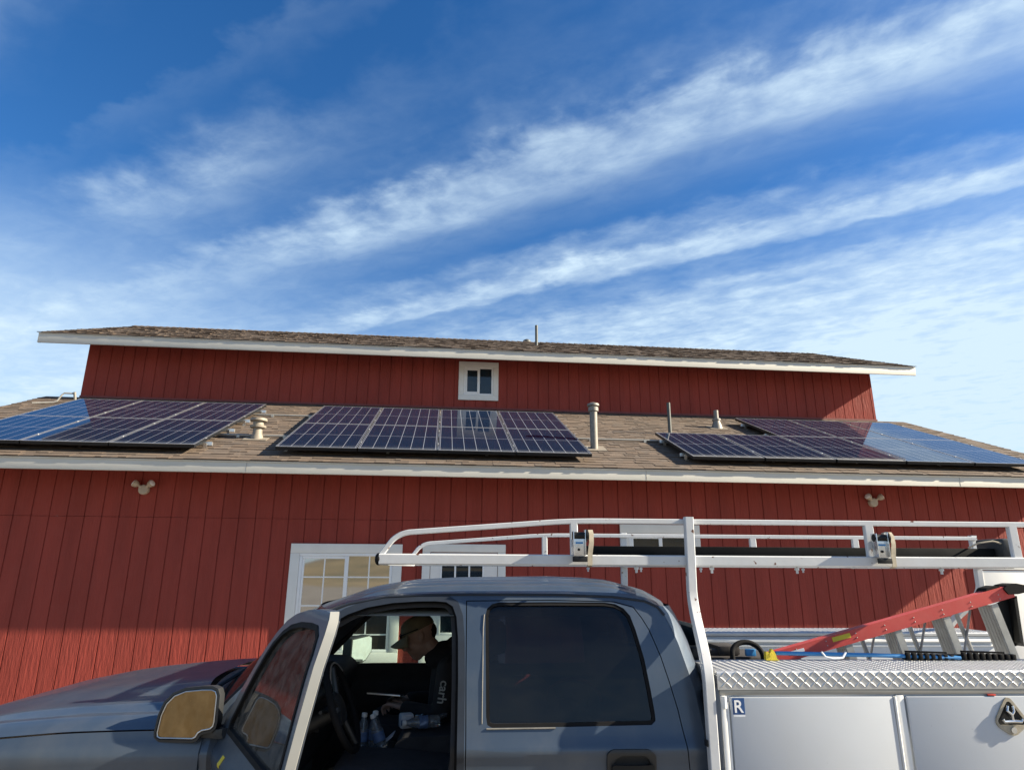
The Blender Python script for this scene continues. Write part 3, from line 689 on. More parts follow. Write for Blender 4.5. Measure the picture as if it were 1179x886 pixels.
# mirror on the open door
MR = SW @ Matrix.Translation((-.835, .0, 1.362)) @ Matrix.Diagonal((.78, .78, .78, 1))
mg = [(-.014, -.022), (-.030, -.036), (-.072, -.044), (-.092, -.056), (-.104, -.076), (-.122, -.084), (-.30, -.088), (-.318, -.080), (-.322, -.06), (-.312, .02), (-.29, .075), (-.25, .115), (-.19, .138), (-.10, .148), (-.045, .150), (-.022, .142), (-.012, .12), (-.010, .0)]
mb_ = MB(); n = len(mg)
k0 = grow(mg, .016); k1 = grow(mg, .014); k2 = grow(mg, -.03)
A = [mb_.bm.verts.new((.028, u, v)) for u, v in k0]; B = [mb_.bm.verts.new((-.02, u, v)) for u, v in k1]; C_ = [mb_.bm.verts.new((-.085, u, v)) for u, v in k2]
D_ = [mb_.bm.verts.new((.030, u, v)) for u, v in grow(mg, .004)]; E_ = [mb_.bm.verts.new((.020, u, v)) for u, v in grow(mg, .002)]
for P_, Q_ in ((A, B), (B, C_), (A, D_), (D_, E_)):
    for i in range(n): mb_.bm.faces.new((P_[i], P_[(i+1) % n], Q_[(i+1) % n], Q_[i]))
mb_.bm.faces.new(C_)
MROT = MR @ Matrix.Rotation(R(-40), 4, 'Z')
mir = obj('side_mirror', mb_.xf(MROT), M['plastic'], truck)
s = MB(); s.prism(mg, .0215, .0235, lambda u, v, w_: (w_, u, v)); obj('mirror_glass', s.xf(MROT), M['mirror'], mir, 0)
s = MB(); s.tube([(u and .026, u, v) for u, v in grow(mg, -.003)], .0035, 6, closed=True); obj('mirror_rim', s.xf(MROT), M['silver'], mir)
s = MB(); s.tube([(-.10, -.10, -.055), (-.05, -.02, -.06), (.02, .02, -.055), (.09, .035, -.04)], 0, sec=[(-.03, -.02), (.03, -.02), (.035, 0), (.03, .022), (-.03, .022), (-.035, 0)]); s.xf(MR); obj('mirror_arm', s, M['plastic'], mir)
# far mirror
fm = MB(); FMR = Matrix.Translation((-.64, WT+.17, 1.395)) @ Matrix.Rotation(R(-26), 4, 'Z')
fpoly = [(-.115, .082), (.09, .092), (.125, .075), (.13, -.02), (.06, -.075), (-.04, -.098), (-.12, -.10)]
fm.prism(fpoly, -.07, .0, lambda u, v, w_: (w_, u, v)); fo_ = obj('side_mirror', fm.xf(FMR), M['plastic'], truck)
fm = MB(); fm.prism(grow(fpoly, -.008), .0005, .003, lambda u, v, w_: (w_, u, v)); obj('mirror_glass', fm.xf(FMR), M['mirror_far'], fo_, 0)
fm = MB(); fm.box((-.67, WT-.03, 1.31), (-.61, WT+.10, 1.345), .01); obj('mirror_arm', fm, M['plastic'], fo_)

# hood and fender
hx = [-2.50, -2.42, -2.30, -2.10, -1.80, -1.46, -1.23, -.95, -.90]
hs = [1.06, 1.15, 1.215, 1.275, 1.327, 1.352, 1.358, 1.362, 1.362]
hc = [1.10, 1.19, 1.250, 1.315, 1.372, 1.410, 1.428, 1.440, 1.440]
def sint(x, xs_, ys_):
    return (interp(x-.06, xs_, ys_)+2*interp(x, xs_, ys_)+interp(x+.06, xs_, ys_))/4
rows = []
for i in range(40):
    u = i/39; row = []
    for k in range(49):
        t = k/48; w_ = 1-(2*t-1)**2; xr = -.93-.20*w_; xf_ = -2.44-.06*w_; x = xf_+(xr-xf_)*u
        a, c = sint(x, hx, hs), sint(x, hx, hc); q = min(t, 1-t)*WT
        z = a+(c-a)*sm(q, .03, .60) - .034*(1-sm(q, 0, .075)) + .010*sm(q, .16, .20)*(1-sm(q, .20, .42))
        row.append((x, .006+.012*(1-u)+(WT-.012-.024*(1-u))*t, z))
    rows.append(row)
hb = MB(); hb.grid(rows); obj('hood', hb, M['truck'], truck, 60)
# near and far fenders with a front end below the hood
for side in (0, 1):
    rows = []
    for i in range(40):
        u = i/39; x = -2.46+u*1.54; a = sint(x, hx, hs)-.040; row = []
        for k in range(22):
            t = k/21; z = .55+(a-.55)*t; y = ysp(z)-.004+.045*sm(-x, 1.95, 2.5)-.03*math.exp(-((z-.85)/.25)**2)
            if t > .93: y = y+(.008-y)*((t-.93)/.07)**2*.6
            row.append((x, y if side == 0 else WT-y, z))
        for e_ in (.03, .12): row.append((x, y+e_ if side == 0 else WT-y-e_, z-.012))
        rows.append(row)
    fb = MB(); fb.grid(rows); obj('fender', fb, M['truck'], truck, 60)
fe = MB(); fe.grid([[(-2.47-.05*(1-(2*k/20-1)**2), .05+(WT-.1)*k/20, z) for k in range(21)] for z in (.5, .7, .9, 1.05)]); obj('front_grille', fe, M['plastic'], truck, 60)
# cowl with wipers
cw = MB(); rows = []
for i in range(6):
    u = i/5; rows.append([(-.93-.20*(1-(2*k/30-1)**2)+.012+.10*u, .03+(WT-.06)*k/30, 1.352+.075*(1-(2*k/30-1)**2)*.9-.028*math.sin(u*math.pi)) for k in range(31)])
cw.grid(rows); cowl = obj('cowl', cw, M['plastic'], truck, 60)
for y_ in (.35, 1.05):
    wi = MB(); wi.tube([(-1.02, y_, 1.42), (-.93, y_+.25, 1.49), (-.90, y_+.55, 1.53)], .009, 6); obj('wiper', wi, M['black_metal'], cowl)
# splash panel between fender and hinge
ip = MB(); ip.panel([(-.925, .55), (-.925, 1.318), (-.90, 1.318), (-.90, .55)], [], lambda z, x: ysp(z)+.02, .25); obj('hinge_pillar', ip, M['truck_in'], truck)
# interior
ds = MB(); ds.prism(rounded([(-1.06, .95), (-1.06, 1.36), (-.86, 1.405), (-.66, 1.40), (-.60, 1.35), (-.64, 1.20), (-.70, .95)], .05), .14, WT-.14, lambda u, v, w_: (u, w_, v)); dash = obj('dashboard', ds, M['interior'], truck, 40)
ds = MB(); ds.prism(rounded([(-.70, 1.375), (-.60, 1.405), (-.54, 1.38), (-.58, 1.33), (-.66, 1.30)], .02), .26, .66, lambda u, v, w_: (u, w_, v)); obj('gauge_hood', ds, M['plastic'], dash, 40)
ds = MB()
for yy in (.36, .46, .56): ds.cyl((-.655, yy, 1.325), (-.632, yy, 1.335), .04, seg=18)
obj('gauge', ds, M['silver'], dash)
ds = MB(); ds.box((-.655, .78, 1.14), (-.625, 1.02, 1.31), .01); obj('radio_panel', ds, M['plastic'], dash)
SWM = Matrix.Translation((-.455, .45, 1.325)) @ Matrix.Rotation(R(68), 4, 'Y')
s = MB(); s.tube([(.195*math.cos(a), .195*math.sin(a), 0) for a in [2*math.pi*k/40 for k in range(40)]], .016, 10, closed=True).xf(SWM); wheel = obj('steering_wheel', s, M['rubber'], truck)
s = MB(); s.sphere((0, 0, -.02), .075, (1, 1, .4))
for a in (.2, math.pi-.2, 1.5*math.pi-.35, 1.5*math.pi+.35): s.tube([(0, 0, -.02), (.19*math.cos(a), .19*math.sin(a), 0)], .014, 8)
s.xf(SWM); obj('hub', s, M['plastic'], wheel)
s = MB(); s.tube([(.196*math.cos(a), .196*math.sin(a), .0155) for a in [math.pi*(.75+.5*k/12) for k in range(13)]], .004, 6).xf(SWM); obj('rim_insert', s, M['silver'], wheel)
s = MB(); s.cyl((-.47, .45, 1.315), (-.70, .45, 1.21), .035, .05).cyl((-.52, .45, 1.30), (-.52, .28, 1.33), .008, seg=8); obj('steering_column', s, M['plastic'], wheel)
def seat(y0, y1, name, lean=.0):
    c = MB(); c.prism(rounded([(-.46, .80), (-.50, 1.05), (-.44, 1.10), (-.20, 1.085), (.12, 1.05), (.16, .80)], .06), y0, y1, lambda u, v, w_: (u, w_, v))
    o = obj(name, c, M['seat'], truck, 40)
    b = MB(); b.prism(rounded([(.04, 1.02), (.07, 1.20), (.16, 1.48), (.21, 1.55), (.27, 1.55), (.29, 1.45), (.24, 1.02)], .05), y0+.02, y1-.02, lambda u, v, w_: (u, w_, v)); obj('seat_back', b, M['seat'], o, 40)
    h_ = MB(); yc = (y0+y1)/2; h_.box((.22, yc-.13, 1.56), (.31, yc+.13, 1.70), .035); h_.cyl((.25, yc-.05, 1.5), (.26, yc-.05, 1.6), .008).cyl((.25, yc+.05, 1.5), (.26, yc+.05, 1.6), .008); obj('headrest', h_, M['seat'], o)
    return o
seat(.20, .70, 'driver_seat'); seat(1.16, 1.66, 'passenger_seat')
cs = MB(); cs.prism(rounded([(-.20, .80), (-.24, 1.09), (-.20, 1.125), (.14, 1.135), (.17, .80)], .035), .74, 1.10, lambda u, v, w_: (u, w_, v)); con = obj('console', cs, M['seat'], truck, 40)
cs = MB(); cs.prism(rounded([(-.62, .70), (-.62, .96), (-.42, 1.035), (-.25, 1.035), (-.22, .70)], .03), .76, 1.08, lambda u, v, w_: (u, w_, v)); obj('console_tray', cs, M['plastic'], con, 40)
rb = MB(); rb.prism(rounded([(.58, .85), (.56, 1.10), (.90, 1.08), (.98, 1.55), (1.06, 1.55), (1.08, .85)], .05), .2, WT-.2, lambda u, v, w_: (u, w_, v)); obj('rear_bench', rb, M['seat'], truck, 40)
fl = MB(); fl.box((-1.0, .12, .60), (1.1, WT-.12, .70)); fl.box((-1.05, .12, .60), (-.98, WT-.12, 1.0)); obj('cab_floor', fl, M['interior'], truck, 0)
# chassis and wheels
ch = MB(); ch.box((-2.3, .35, .45), (3.65, .50, .60), .01); ch.box((-2.3, WT-.5, .45), (3.65, WT-.35, .60), .01); ch.box((-2.2, .5, .46), (-2.0, WT-.5, .58)); ch.box((2.0, .5, .46), (2.2, WT-.5, .58)); obj('chassis', ch, M['black_metal'], truck)
for xw in (-1.75, 2.15):
    for yw, s_ in ((.02, 1), (WT-.02, -1)):
        AX = Matrix.Rotation(R(90), 4, 'X')
        w_ = MB(); w_.lathe([(.22, -.115), (.34, -.12), (.38, -.10), (.385, 0), (.38, .10), (.34, .12), (.22, .115)], (xw, yw+s_*.13, .385), AX, 36); wl = obj('wheel', w_, M['rubber'], truck)
        w_ = MB(); w_.lathe([(.05, -.10), (.19, -.07), (.225, -.112), (.225, .112), (.19, .07), (.05, .10)], (xw, yw+s_*.13, .385), AX, 28); obj('rim', w_, M['silver'], wl)

# ------------------------------------------------------------------ service body: two long toolboxes and a bed
BX0, BX1, BZ = 1.170, 3.70, 1.55
def lozenges(mb, pts, sc=1.):           # raised bars of diamond plate: (centre, u axis, v axis, normal, angle)
    for c, u, v, n_, a in pts:
        c, u, v, n_ = Vector(c), Vector(u), Vector(v), Vector(n_)
        l, w_ = .0175*sc, .0048*sc; d = u*math.cos(a)+v*math.sin(a); e = u*-math.sin(a)+v*math.cos(a); h = .0017
        P = [mb.bm.verts.new(q) for q in (c-d*l, c-d*l*.3-e*w_, c+d*l*.3-e*w_, c+d*l, c+d*l*.3+e*w_, c-d*l*.3+e*w_)]
        Q = [mb.bm.verts.new(q) for q in (c-d*l*.55+n_*h, c+d*l*.55+n_*h)]
        mb.bm.faces.new((P[0], P[1], Q[0])); mb.bm.faces.new((P[1], P[2], Q[1], Q[0])); mb.bm.faces.new((P[2], P[3], Q[1]))
        mb.bm.faces.new((P[3], P[4], Q[1])); mb.bm.faces.new((P[4], P[5], Q[0], Q[1])); mb.bm.faces.new((P[5], P[0], Q[0]))
def toolbox(ya, yb, sgn, nearside):
    """ya is the outer face, yb the inner one"""
    lo, hi = min(ya, yb), max(ya, yb)
    b = MB(); b.box((BX0+.004, lo+.004, .70), (BX1, hi-.004, 1.525), .006); o = obj('toolbox', b, M['box_white'], truck)
    if not nearside: o['label'] = 'far toolbox seen from its inner side'
    else: o['label'] = 'near white toolbox with triangular latch'
    l = MB(); ia, ib = (1.478, 1.528) if nearside else (1.528, 1.478)
    prof = rounded([(lo-.012, ia), (lo-.012, BZ), (hi+.012, BZ), (hi+.012, ib)], [0, .014, .008, 0], 4) if nearside else rounded([(lo-.006, ia), (lo-.006, BZ), (hi+.012, BZ), (hi+.012, ib)], [0, .008, .014, 0], 4)
    l.prism(prof, BX0-.012, BX1+.01, lambda u, v, w_: (w_, u, v)); lid = obj('lid', l, M['tread'], o, 40)
    dp = MB(); pts = []; p_ = .0235; nx = int((BX1-BX0)/p_)
    for i in range(nx):
        for k in range(3 if nearside else 0):
            if (i+k) % 2 == 0: continue
            pts.append(((BX0+.012+i*p_, (lo-.012) , 1.496+k*.0205), (1, 0, 0), (0, 0, 1), (0, -1, 0), R(-42)))
        for k in range(3 if nearside else 0):
            if (i+k) % 2: continue
            pts.append(((BX0+.012+i*p_, (lo-.012), 1.496+k*.0205), (1, 0, 0), (0, 0, 1), (0, -1, 0), R(42)))
        for k in range(3):
            if not nearside: pts.append(((BX0+.012+i*p_, hi+.012, 1.496+k*.0205), (1, 0, 0), (0, 0, 1), (0, 1, 0), R(42 if (i+k) % 2 else -42)))
    lozenges(dp, pts); pts = []; q_ = .0175
    for i in range(int((BX1-BX0-.02)/q_)):
        for k in range(int((hi-lo-.01)/q_)):
            pts.append(((BX0+.012+i*q_, lo+.012+k*q_, BZ), (1, 0, 0), (0, 1, 0), (0, 0, 1), R(45 if i % 2 else -45)))
    lozenges(dp, pts, .62); obj('tread_pattern', dp, M['tread'], lid, 0)
    y = ya
    if nearside:
        t = MB(); t.box((BX0-.004, y-.006, 1.458), (BX1, y+.003, 1.4765), .003); obj('top_rail', t, M['conduit'], o)
        # front frame edge, post between the doors
        t = MB(); t.box((BX0-.002, y-.010, .72), (BX0+.020, y+.003, 1.456), .004); t.box((BX0+.0215, y-.006, .72), (BX0+.030, y+.003, 1.43), .002); t.cyl((BX0+.010, y-.012, 1.41), (BX0+.010, y-.012, 1.455), .010, seg=10); obj('corner_frame', t, M['white_steel'], o)
        t = MB(); t.box((1.905, y-.008, .72), (1.940, y+.003, 1.455), .004); t.cyl((1.900, y-.009, .75), (1.900, y-.009, 1.45), .006, seg=10); obj('door_post', t, M['white_steel'], o)
        for a, c in ((1.205, 1.892), (1.948, 2.78)):
            dmb = MB(); dmb.box((a, y-.012, .76), (c, y+.002, 1.450), .006); dd = obj('compartment_door', dmb, M['box_white'], o)
            if a < 1.5:
                s_ = MB(); s_.box((1.195+.018, y-.0132, 1.386), (1.195+.068, y-.0122, 1.4475), 0); st = obj('sticker', s_, M['sticker_blue'], dd, 0)
                s_ = MB(); s_.box((1.215, y-.0131, 1.378), (1.262, y-.0123, 1.3855), 0); obj('sticker_foot', s_, M['paper'], dd, 0)
                text_obj('letter_mark', 'R', .066, M['white_ink'], dd, Matrix.Translation((1.2165, y-.0134, 1.394)) @ Matrix.Rotation(R(90), 4, 'X'))
            else:
                lc = (2.378, 1.378)
                tri = rounded([(lc[0], lc[1]+.082), (lc[0]-.078, lc[1]-.030), (lc[0]-.012, lc[1]-.075), (lc[0]+.012, lc[1]-.075), (lc[0]+.078, lc[1]-.030)], .035, 6)
                tin = rounded([(lc[0], lc[1]+.062), (lc[0]-.060, lc[1]-.022), (lc[0]-.052, lc[1]-.036), (lc[0]+.052, lc[1]-.036), (lc[0]+.060, lc[1]-.022)], .022, 6)
                l_ = MB(); l_.panel(tri, [tin], lambda z, x: y-.018, .006); la = obj('latch', l_, M['strap'], dd)
                l_ = MB(); l_.panel(grow(tin, .001), [], lambda z, x: y-.0130, .0012); obj('latch_recess', l_, M['black_metal'], dd)
                l_ = MB(); l_.tube([(lc[0]-.042, y-.024, lc[1]-.012), (lc[0]-.036, y-.024, lc[1]-.022), (lc[0], y-.026, lc[1]-.020), (lc[0]+.036, y-.024, lc[1]-.022), (lc[0]+.042, y-.024, lc[1]-.012)], .0065, 8)
                l_.tube([(lc[0]-.008, y-.020, lc[1]+.036), (lc[0]-.016, y-.024, lc[1]+.018), (lc[0], y-.026, lc[1]+.004), (lc[0], y-.026, lc[1]-.020)], .0055, 8); l_.tube([(lc[0]+.014, y-.020, lc[1]+.036), (lc[0]+.012, y-.024, lc[1]+.016), (lc[0], y-.026, lc[1]+.004)], .005, 8)
                l_.cyl((lc[0], y-.017, lc[1]-.055), (lc[0], y-.024, lc[1]-.055), .012, seg=14); obj('latch_handle', l_, M['chrome'], dd)
        t = MB(); t.box((2.30, y-.0125, 1.4515), (2.335, y-.0065, 1.4575), .001); obj('red_seal', t, M['red_lamp'], o)
    else:
        t = MB(); t.box((BX0, lo-.016, 1.490), (BX1, lo+.003, 1.508), .003); t.box((BX0, lo-.006, 1.462), (BX1, lo+.003, 1.470), .002); obj('inner_rail', t, M['white_steel'], o)
    return o
toolbox(-.078, .25, 1, True)
toolbox(WT+.078, WT-.25, -1, False)
bed = MB(); bed.box((BX0+.01, .262, .86), (BX1, WT-.262, .90)); bed.box((BX0+.01, .262, .90), (BX0+.04, WT-.262, 1.36), .004); obj('bed', bed, M['box_white'], truck)
# pipe stand between cab and body
bs = MB(); bs.box((1.165, .24, 1.555), (1.222, .33, 1.605), .006); bs.box((1.180, .26, .9), (1.205, .31, 1.555), .004); bs.box((1.147, .05, .75), (1.157, WT-.05, 1.45)); obj('headboard', bs, M['black_metal'], truck)

# ------------------------------------------------------------------ ladder rack
def arc3(a, b, c, n=6):
    a, b, c = Vector(a), Vector(b), Vector(c); return [a*(1-t)**2+b*2*t*(1-t)+c*t*t for t in [k/n for k in range(n+1)]]
SQ = lambda u, v: [(-u, -v), (u, -v), (u, v), (-u, v)]
def rsq(u, v, r): return rounded(SQ(u, v), r, 1)
lrk = MB()
CB = []
for x_ in (-.262, 1.15, 2.72):
    lrk.tube([(x_, .17, 1.985), (x_, WT-.33, 1.985)], 0, sec=rsq(.022, .022, .006))
rackp = obj('ladder_rack', lrk, M['rack_steel'], truck, 40); rackp['label'] = 'white steel ladder rack over cab and bed'
def rack_side(y, ylow, s_):
    XE = 3.61
    b = MB(); b.tube([(-.280, y, 1.990), (XE, y, 1.990)], 0, sec=rsq(.024, .024, .005)); obj('bottom_rail', b, M['rack_steel'], rackp, 25)
    b = MB(); b.sphere((-.284, y, 1.990), .0275, (.62, 1, 1), 20); obj('end_cap', b, M['rubber'], rackp)
    pts = [(-.272, y, 2.012)]+arc3((-.225, y, 2.075), (-.196, y, 2.103), (-.150, y, 2.110))+arc3((.45, y, 2.156), (.59, y, 2.168), (.75, y, 2.168))+[(XE, y, 2.168)]
    b = MB(); b.tube(pts, 0, sec=rsq(.0118, .0118, .003)); obj('top_rail', b, M['rack_steel'], rackp, 28)
    for x_, hw in ((.612, .018), (2.030, .022), (2.745, .022)):
        b = MB(); b.tube([(x_, y, 2.010), (x_, y, 2.160)], 0, sec=rsq(.012, hw, .004) if False else rsq(hw, .012, .004)); obj('upright', b, M['rack_steel'], rackp, 40)
    for x0, x1 in ((1.145, 1.125), (3.60, 3.59)):
        pl = [(x1, ylow, .85), (x1, ylow, 1.40)]+[Vector((x1+(x0-x1)*sm(t, 0, 1), ylow+(y-s_*.026-ylow)*sm(t, 0, 1), 1.50+.36*t)) for t in [k/12 for k in range(13)]]+[(x0+.004, y-s_*.026, 2.05), (x0+.006, y-s_*.026, 2.188)]
        b = MB(); b.tube(pl, 0, sec=rsq(.0195, .0195, .003)); po = obj('post', b, M['rack_steel'], rackp, 28)
        if x0 < 2:
            for z in (1.28, 1.12):
                q = MB(); q.box((x1-.028, ylow-.012, z-.012), (x1-.0215, ylow+.018, z+.012), .002); obj('bolt_plate', q, M['black_metal'], po)
    for x_ in (.90, 1.255, 1.66, 2.36):
        q = MB(); q.lathe([(.006, -.055), (.006, -.040), (.011, -.040), (.011, -.030), (.006, -.030), (.006, -.022)], (x_, y, 1.990), seg=8); obj('bolt', q, M['rack_steel'], rackp)
rack_side(.15, -.075, 1)
rack_side(1.51, WT+.075, -1)
def ratchet(x, label):
    y = .118; t = thing('ratchet_strap', label, 'ratchet strap', (x, y, 1.97), T, group='ratchet winches on the near rack rail')
    b = MB(); b.box((x-.026, y-.020, 2.006), (x+.024, y-.016, 2.112), .002); b.box((x-.030, y-.034, 2.010), (x-.026, y+.012, 2.118), .0015); b.box((x+.024, y-.034, 2.010), (x+.028, y+.012, 2.124), .0015); obj('bracket', b, M['chrome'], t)
    b = MB(); b.box((x-.018, y-.0225, 2.062), (x+.016, y-.0205, 2.070)); obj('blue_label', b, M['blue'], t, 0)
    b = MB(); b.cyl((x-.031, y-.012, 2.098), (x+.044, y-.012, 2.098), .017, seg=16).cyl((x+.030, y-.012, 2.098), (x+.036, y-.012, 2.098), .029, seg=20); obj('spool', b, M['black_metal'], t)
    b = MB(); b.box((x-.034, y-.030, 1.982), (x+.034, y-.022, 2.006), .002); b.sphere((x-.004, y-.024, 2.036), .006); obj('base_plate', b, M['black_metal'], t)
    b = MB(); b.tube([(x+.052, y+.020, 2.118), (x+.054, y-.004, 2.124), (x+.056, y-.018, 2.105), (x+.055, y-.022, 2.07), (x+.050, y-.022, 2.035), (x+.047, y-.020, 2.01), (x+.046, y-.020, 1.968), (x+.044, y+.0, 1.962)], 0, sec=[(-.0015, -.011), (.0015, -.011), (.0015, .011), (-.0015, .011)] if False else [(-.011, -.0015), (.011, -.0015), (.011, .0015), (-.011, .0015)]); obj('webbing', b, M['strap'], t)
ratchet(.630, 'silver ratchet with tan strap on the near rack rail, above the cab roof')
ratchet(1.995+.06, 'silver ratchet with tan strap on the near rack rail, above the red ladder')
bm_ = MB(); bm_.box((.70, .66, 2.0085), (3.05, .76, 2.072), .004); t = thing('storage_tube', 'long black square tube lying across the white ladder rack', 'storage tube', (.7, .71, 2.0085), T)
obj('tube_body', bm_, mat('matt_black_tube', (.005, .006, .007), .8, var=.2, spec=.1), t)
bm_ = MB(); bm_.box((3.052, .60, 2.009), (3.155, .80, 2.125), .012); obj('end_box', bm_, M['plastic'], t)
bm_ = MB(); bm_.tube([(3.10, .62, 2.09), (3.0, .60, 2.11), (2.93, .62, 2.10), (2.90, .66, 2.075)], .005, 6); obj('cable', bm_, M['strap'], t)

# ------------------------------------------------------------------ ladder in the bed
lad = thing('stepladder', 'red fibreglass stepladder with aluminium steps lying on edge in the truck bed', 'stepladder', (2.35, .6, .90), T)
dx_, dz_ = 1.30, .310; LL = math.hypot(dx_, dz_); U = Vector((dx_/LL, 0, dz_/LL)); N = Vector((-dz_/LL, 0, dx_/LL)); A0 = Vector((1.70, .56, 1.530))
def lp_(u, v, y): return A0+U*u+N*v+Vector((0, y, 0))
def channel(mb, p0, p1, up=1):            # C section rail, web towards the camera
    sec = [(-.030, -.031), (.022, -.031), (.022, -.026), (-.025, -.026), (-.025, .026), (.022, .026), (.022, .031), (-.030, .031)]
    V = []
    for u, v in (p0, p1): V.append([mb.bm.verts.new(lp_(u, v+b_, a)) for a, b_ in sec])
    n_ = len(sec)
    for i in range(n_): mb.bm.faces.new((V[0][i], V[0][(i+1) % n_], V[1][(i+1) % n_], V[1][i]))
    mb.bm.faces.new(V[0]); mb.bm.faces.new(V[1][::-1])
c = MB(); channel(c, (-.42, -.01), (LL+.005, .010)); r1 = obj('upper_rail', c, M['red_frp'], lad, 0)
q = MB(); q.box((0, 0, 0), (.10, .0016, .022)); q.xf(Matrix.Translation(lp_(.30, -.002, -.0318)) @ Matrix.Rotation(math.atan2(-dz_, dx_), 4, 'Y')); obj('yellow_label', q, M['yellow'], r1, 0)
q = MB(); q.box((0, 0, 0), (.07, .0016, .016)); q.xf(Matrix.Translation(lp_(.07, -.008, -.0318)) @ Matrix.Rotation(math.atan2(-dz_, dx_), 4, 'Y')); obj('white_label', q, M['paper'], r1, 0)
for k in range(8):
    for dv in (-.018, .018):
        q = MB(); p = lp_(.10+k*.165, dv*.6, -.031); q.sphere(p, .0032, (1, .6, 1), 8); obj('rivet', q, M['alu_worn'], r1)
c = MB(); channel(c, (-.42, -.42), (LL+.005, -.47)); obj('lower_rail', c, M['red_frp'], lad, 0)
for k, u in enumerate((.10, .385, .665, .945, 1.225)):
    s = MB(); a, b_ = lp_(u, -.032, 0), lp_(u, -.40, 0)
    for off in ((-.034, .026), (.034, -.026)):
        pass
    d_ = U*.036
    for y0_, y1_, o_ in ((-.024, .062, 0.),):
        P = [a-d_+Vector((0, y0_, 0)), a+d_+Vector((0, y0_, 0)), a+d_+Vector((0, y0_+.004, 0))]
    s.bm.free(); s = MB()
    # tread: flat plate facing along the ladder, with folded front and back lips
    def bar(u0, u1, y0_, y1_): 
        V = [s.bm.verts.new(lp_(uu, vv, yy)) for uu in (u0, u1) for vv in (-.030, -.42) for yy in (y0_, y1_)]
        for f in ((0, 1, 3, 2), (4, 6, 7, 5), (0, 4, 5, 1), (2, 3, 7, 6), (0, 2, 6, 4), (1, 5, 7, 3)): s.bm.faces.new([V[i] for i in f])
    bar(u-.030, u-.026, -.022, .075); bar(u-.0258, u+.012, -.024, -.020); bar(u-.0258, u+.012, .072, .076)
    for j_ in range(4): bar(u-.0315, u-.0302, -.010+j_*.022, -.002+j_*.022)
    obj('step', s, M['alu_worn'], lad, 0)
c = MB()
for u in (.52, .80, 1.08):
    c.tube([lp_(u, -.02, .10), lp_(u+.01, -.42, .10)], 0, sec=rsq(.010, .008, .003))
for u in (.60, .90, 1.17): c.tube([lp_(u, -.03, .088), lp_(u-.17, -.30, .088)], 0, sec=rsq(.007, .003, .001))
for v in (-.02, -.42): c.tube([lp_(-.3, v, .112), lp_(1.22, v, .112)], 0, sec=rsq(.012, .016, .004))
obj('back_frame', c, M['alu_worn'], lad, 0)
c = MB()
c.prism(rounded([(-.13, .028), (-.10, .052), (-.045, .054), (-.02, .036)], .008), -.02, .05, lambda u, v, w_: tuple(lp_(LL+u-.02, v, w_)))
c.prism(rounded([(-.045, .034), (-.02, .046), (.03, .044), (.085, .020), (.088, -.012), (.02, -.010), (-.03, .0)], .006), -.040, .05, lambda u, v, w_: tuple(lp_(LL+u, v, w_))); obj('rubber_foot', c, M['rubber'], lad, 40)
c = MB(); c.prism([(-.07, -.040), (.02, -.020), (-.05, -.26), (-.065, -.26)], .02, .026, lambda u, v, w_: tuple(lp_(LL+u, v, w_))); c.prism([(.0, -.030), (.02, -.020), (-.05, -.26), (-.062, -.24)], -.025, .0195, lambda u, v, w_: tuple(lp_(LL+u, v, w_))); obj('foot_bracket', c, M['black_metal'], lad, 0)

# ------------------------------------------------------------------ loose things on and in the bed
pb = MB(); pb.tube([(1.555, .235, 1.580), (2.0, .225, 1.572), (2.42, .205, 1.562)], .009, 8)
bp = thing('blue_pole', 'thin bright blue pole lying on the near toolbox lid below the ladder', 'pole', (1.6, .235, 1.553), T)
obj('pole_shaft', pb, M['blue'], bp)
pb = MB(); pb.tube([(1.765, .215, 1.588), (1.78, .21, 1.566), (1.81, .205, 1.560), (1.83, .205, 1.560), (1.86, .208, 1.564), (1.88, .215, 1.586)], .005, 6); obj('tie', pb, M['paper'], bp)
yc = MB(); yc.prism(rounded([(1.495, 1.5525), (1.500, 1.592), (1.518, 1.582), (1.528, 1.604), (1.543, 1.582), (1.548, 1.558), (1.562, 1.5525)], .006), .205, .228, lambda u, v, w_: (u, w_, v)); yc.cyl((1.52, .20, 1.577), (1.52, .234, 1.577), .008)
single('clamp', 'small yellow clamp on the toolbox lid at the tip of the blue pole', 'clamp', yc, M['yellow'], (1.53, .217, 1.5525), T)
hs_ = MB(); hs_.tube([(1.405, .375, 1.50)]+[(1.480-.075*math.cos(a), .38+.02*math.sin(a), 1.555+.056*math.sin(a)) for a in [math.pi*k/14 for k in range(15)]]+[(1.562, .375, 1.50)], .0125, 10)
bagt = thing('tool_bag', 'black canvas tool bag with a round handle behind the near toolbox', 'tool bag', (1.45, .56, 1.30), T)
bg = MB()
bg.box((1.21, .42, 1.30), (1.66, .74, 1.545), .03); bg.box((1.36, .44, 1.545), (1.47, .60, 1.590), .012); bg.box((1.32, .45, 1.545), (1.38, .60, 1.572), .01); obj('bag_body', bg, M['hoodie'], bagt); obj('handle', hs_, M['rubber'], bagt, 50)
bg = MB(); bg.box((1.485, .405, 1.545), (1.535, .43, 1.578), .006); obj('blue_pocket', bg, M['blue'], bagt)
bx = MB(); bx.box((1.215, .40, .902), (1.70, .78, 1.298), .02); single('storage_crate', 'black plastic crate under the tool bag in the truck bed', 'crate', bx, M['plastic'], (1.45, .6, .902), T)
rc_ = MB(); rc_.box((1.075, .12, 1.20), (1.135, .35, 1.505), .012); rc_.cyl((1.105, .2, 1.505), (1.105, .2, 1.53), .02)
fc = thing('fuel_can', 'red plastic can wedged between the cab and the toolbox', 'fuel can', (1.105, .23, .9), T); 
rc2 = MB(); rc2.box((1.1505, .1, .9), (1.146, .3, .95)); rc2.bm.free()
obj('can_body', rc_, M['red_lamp'], fc)
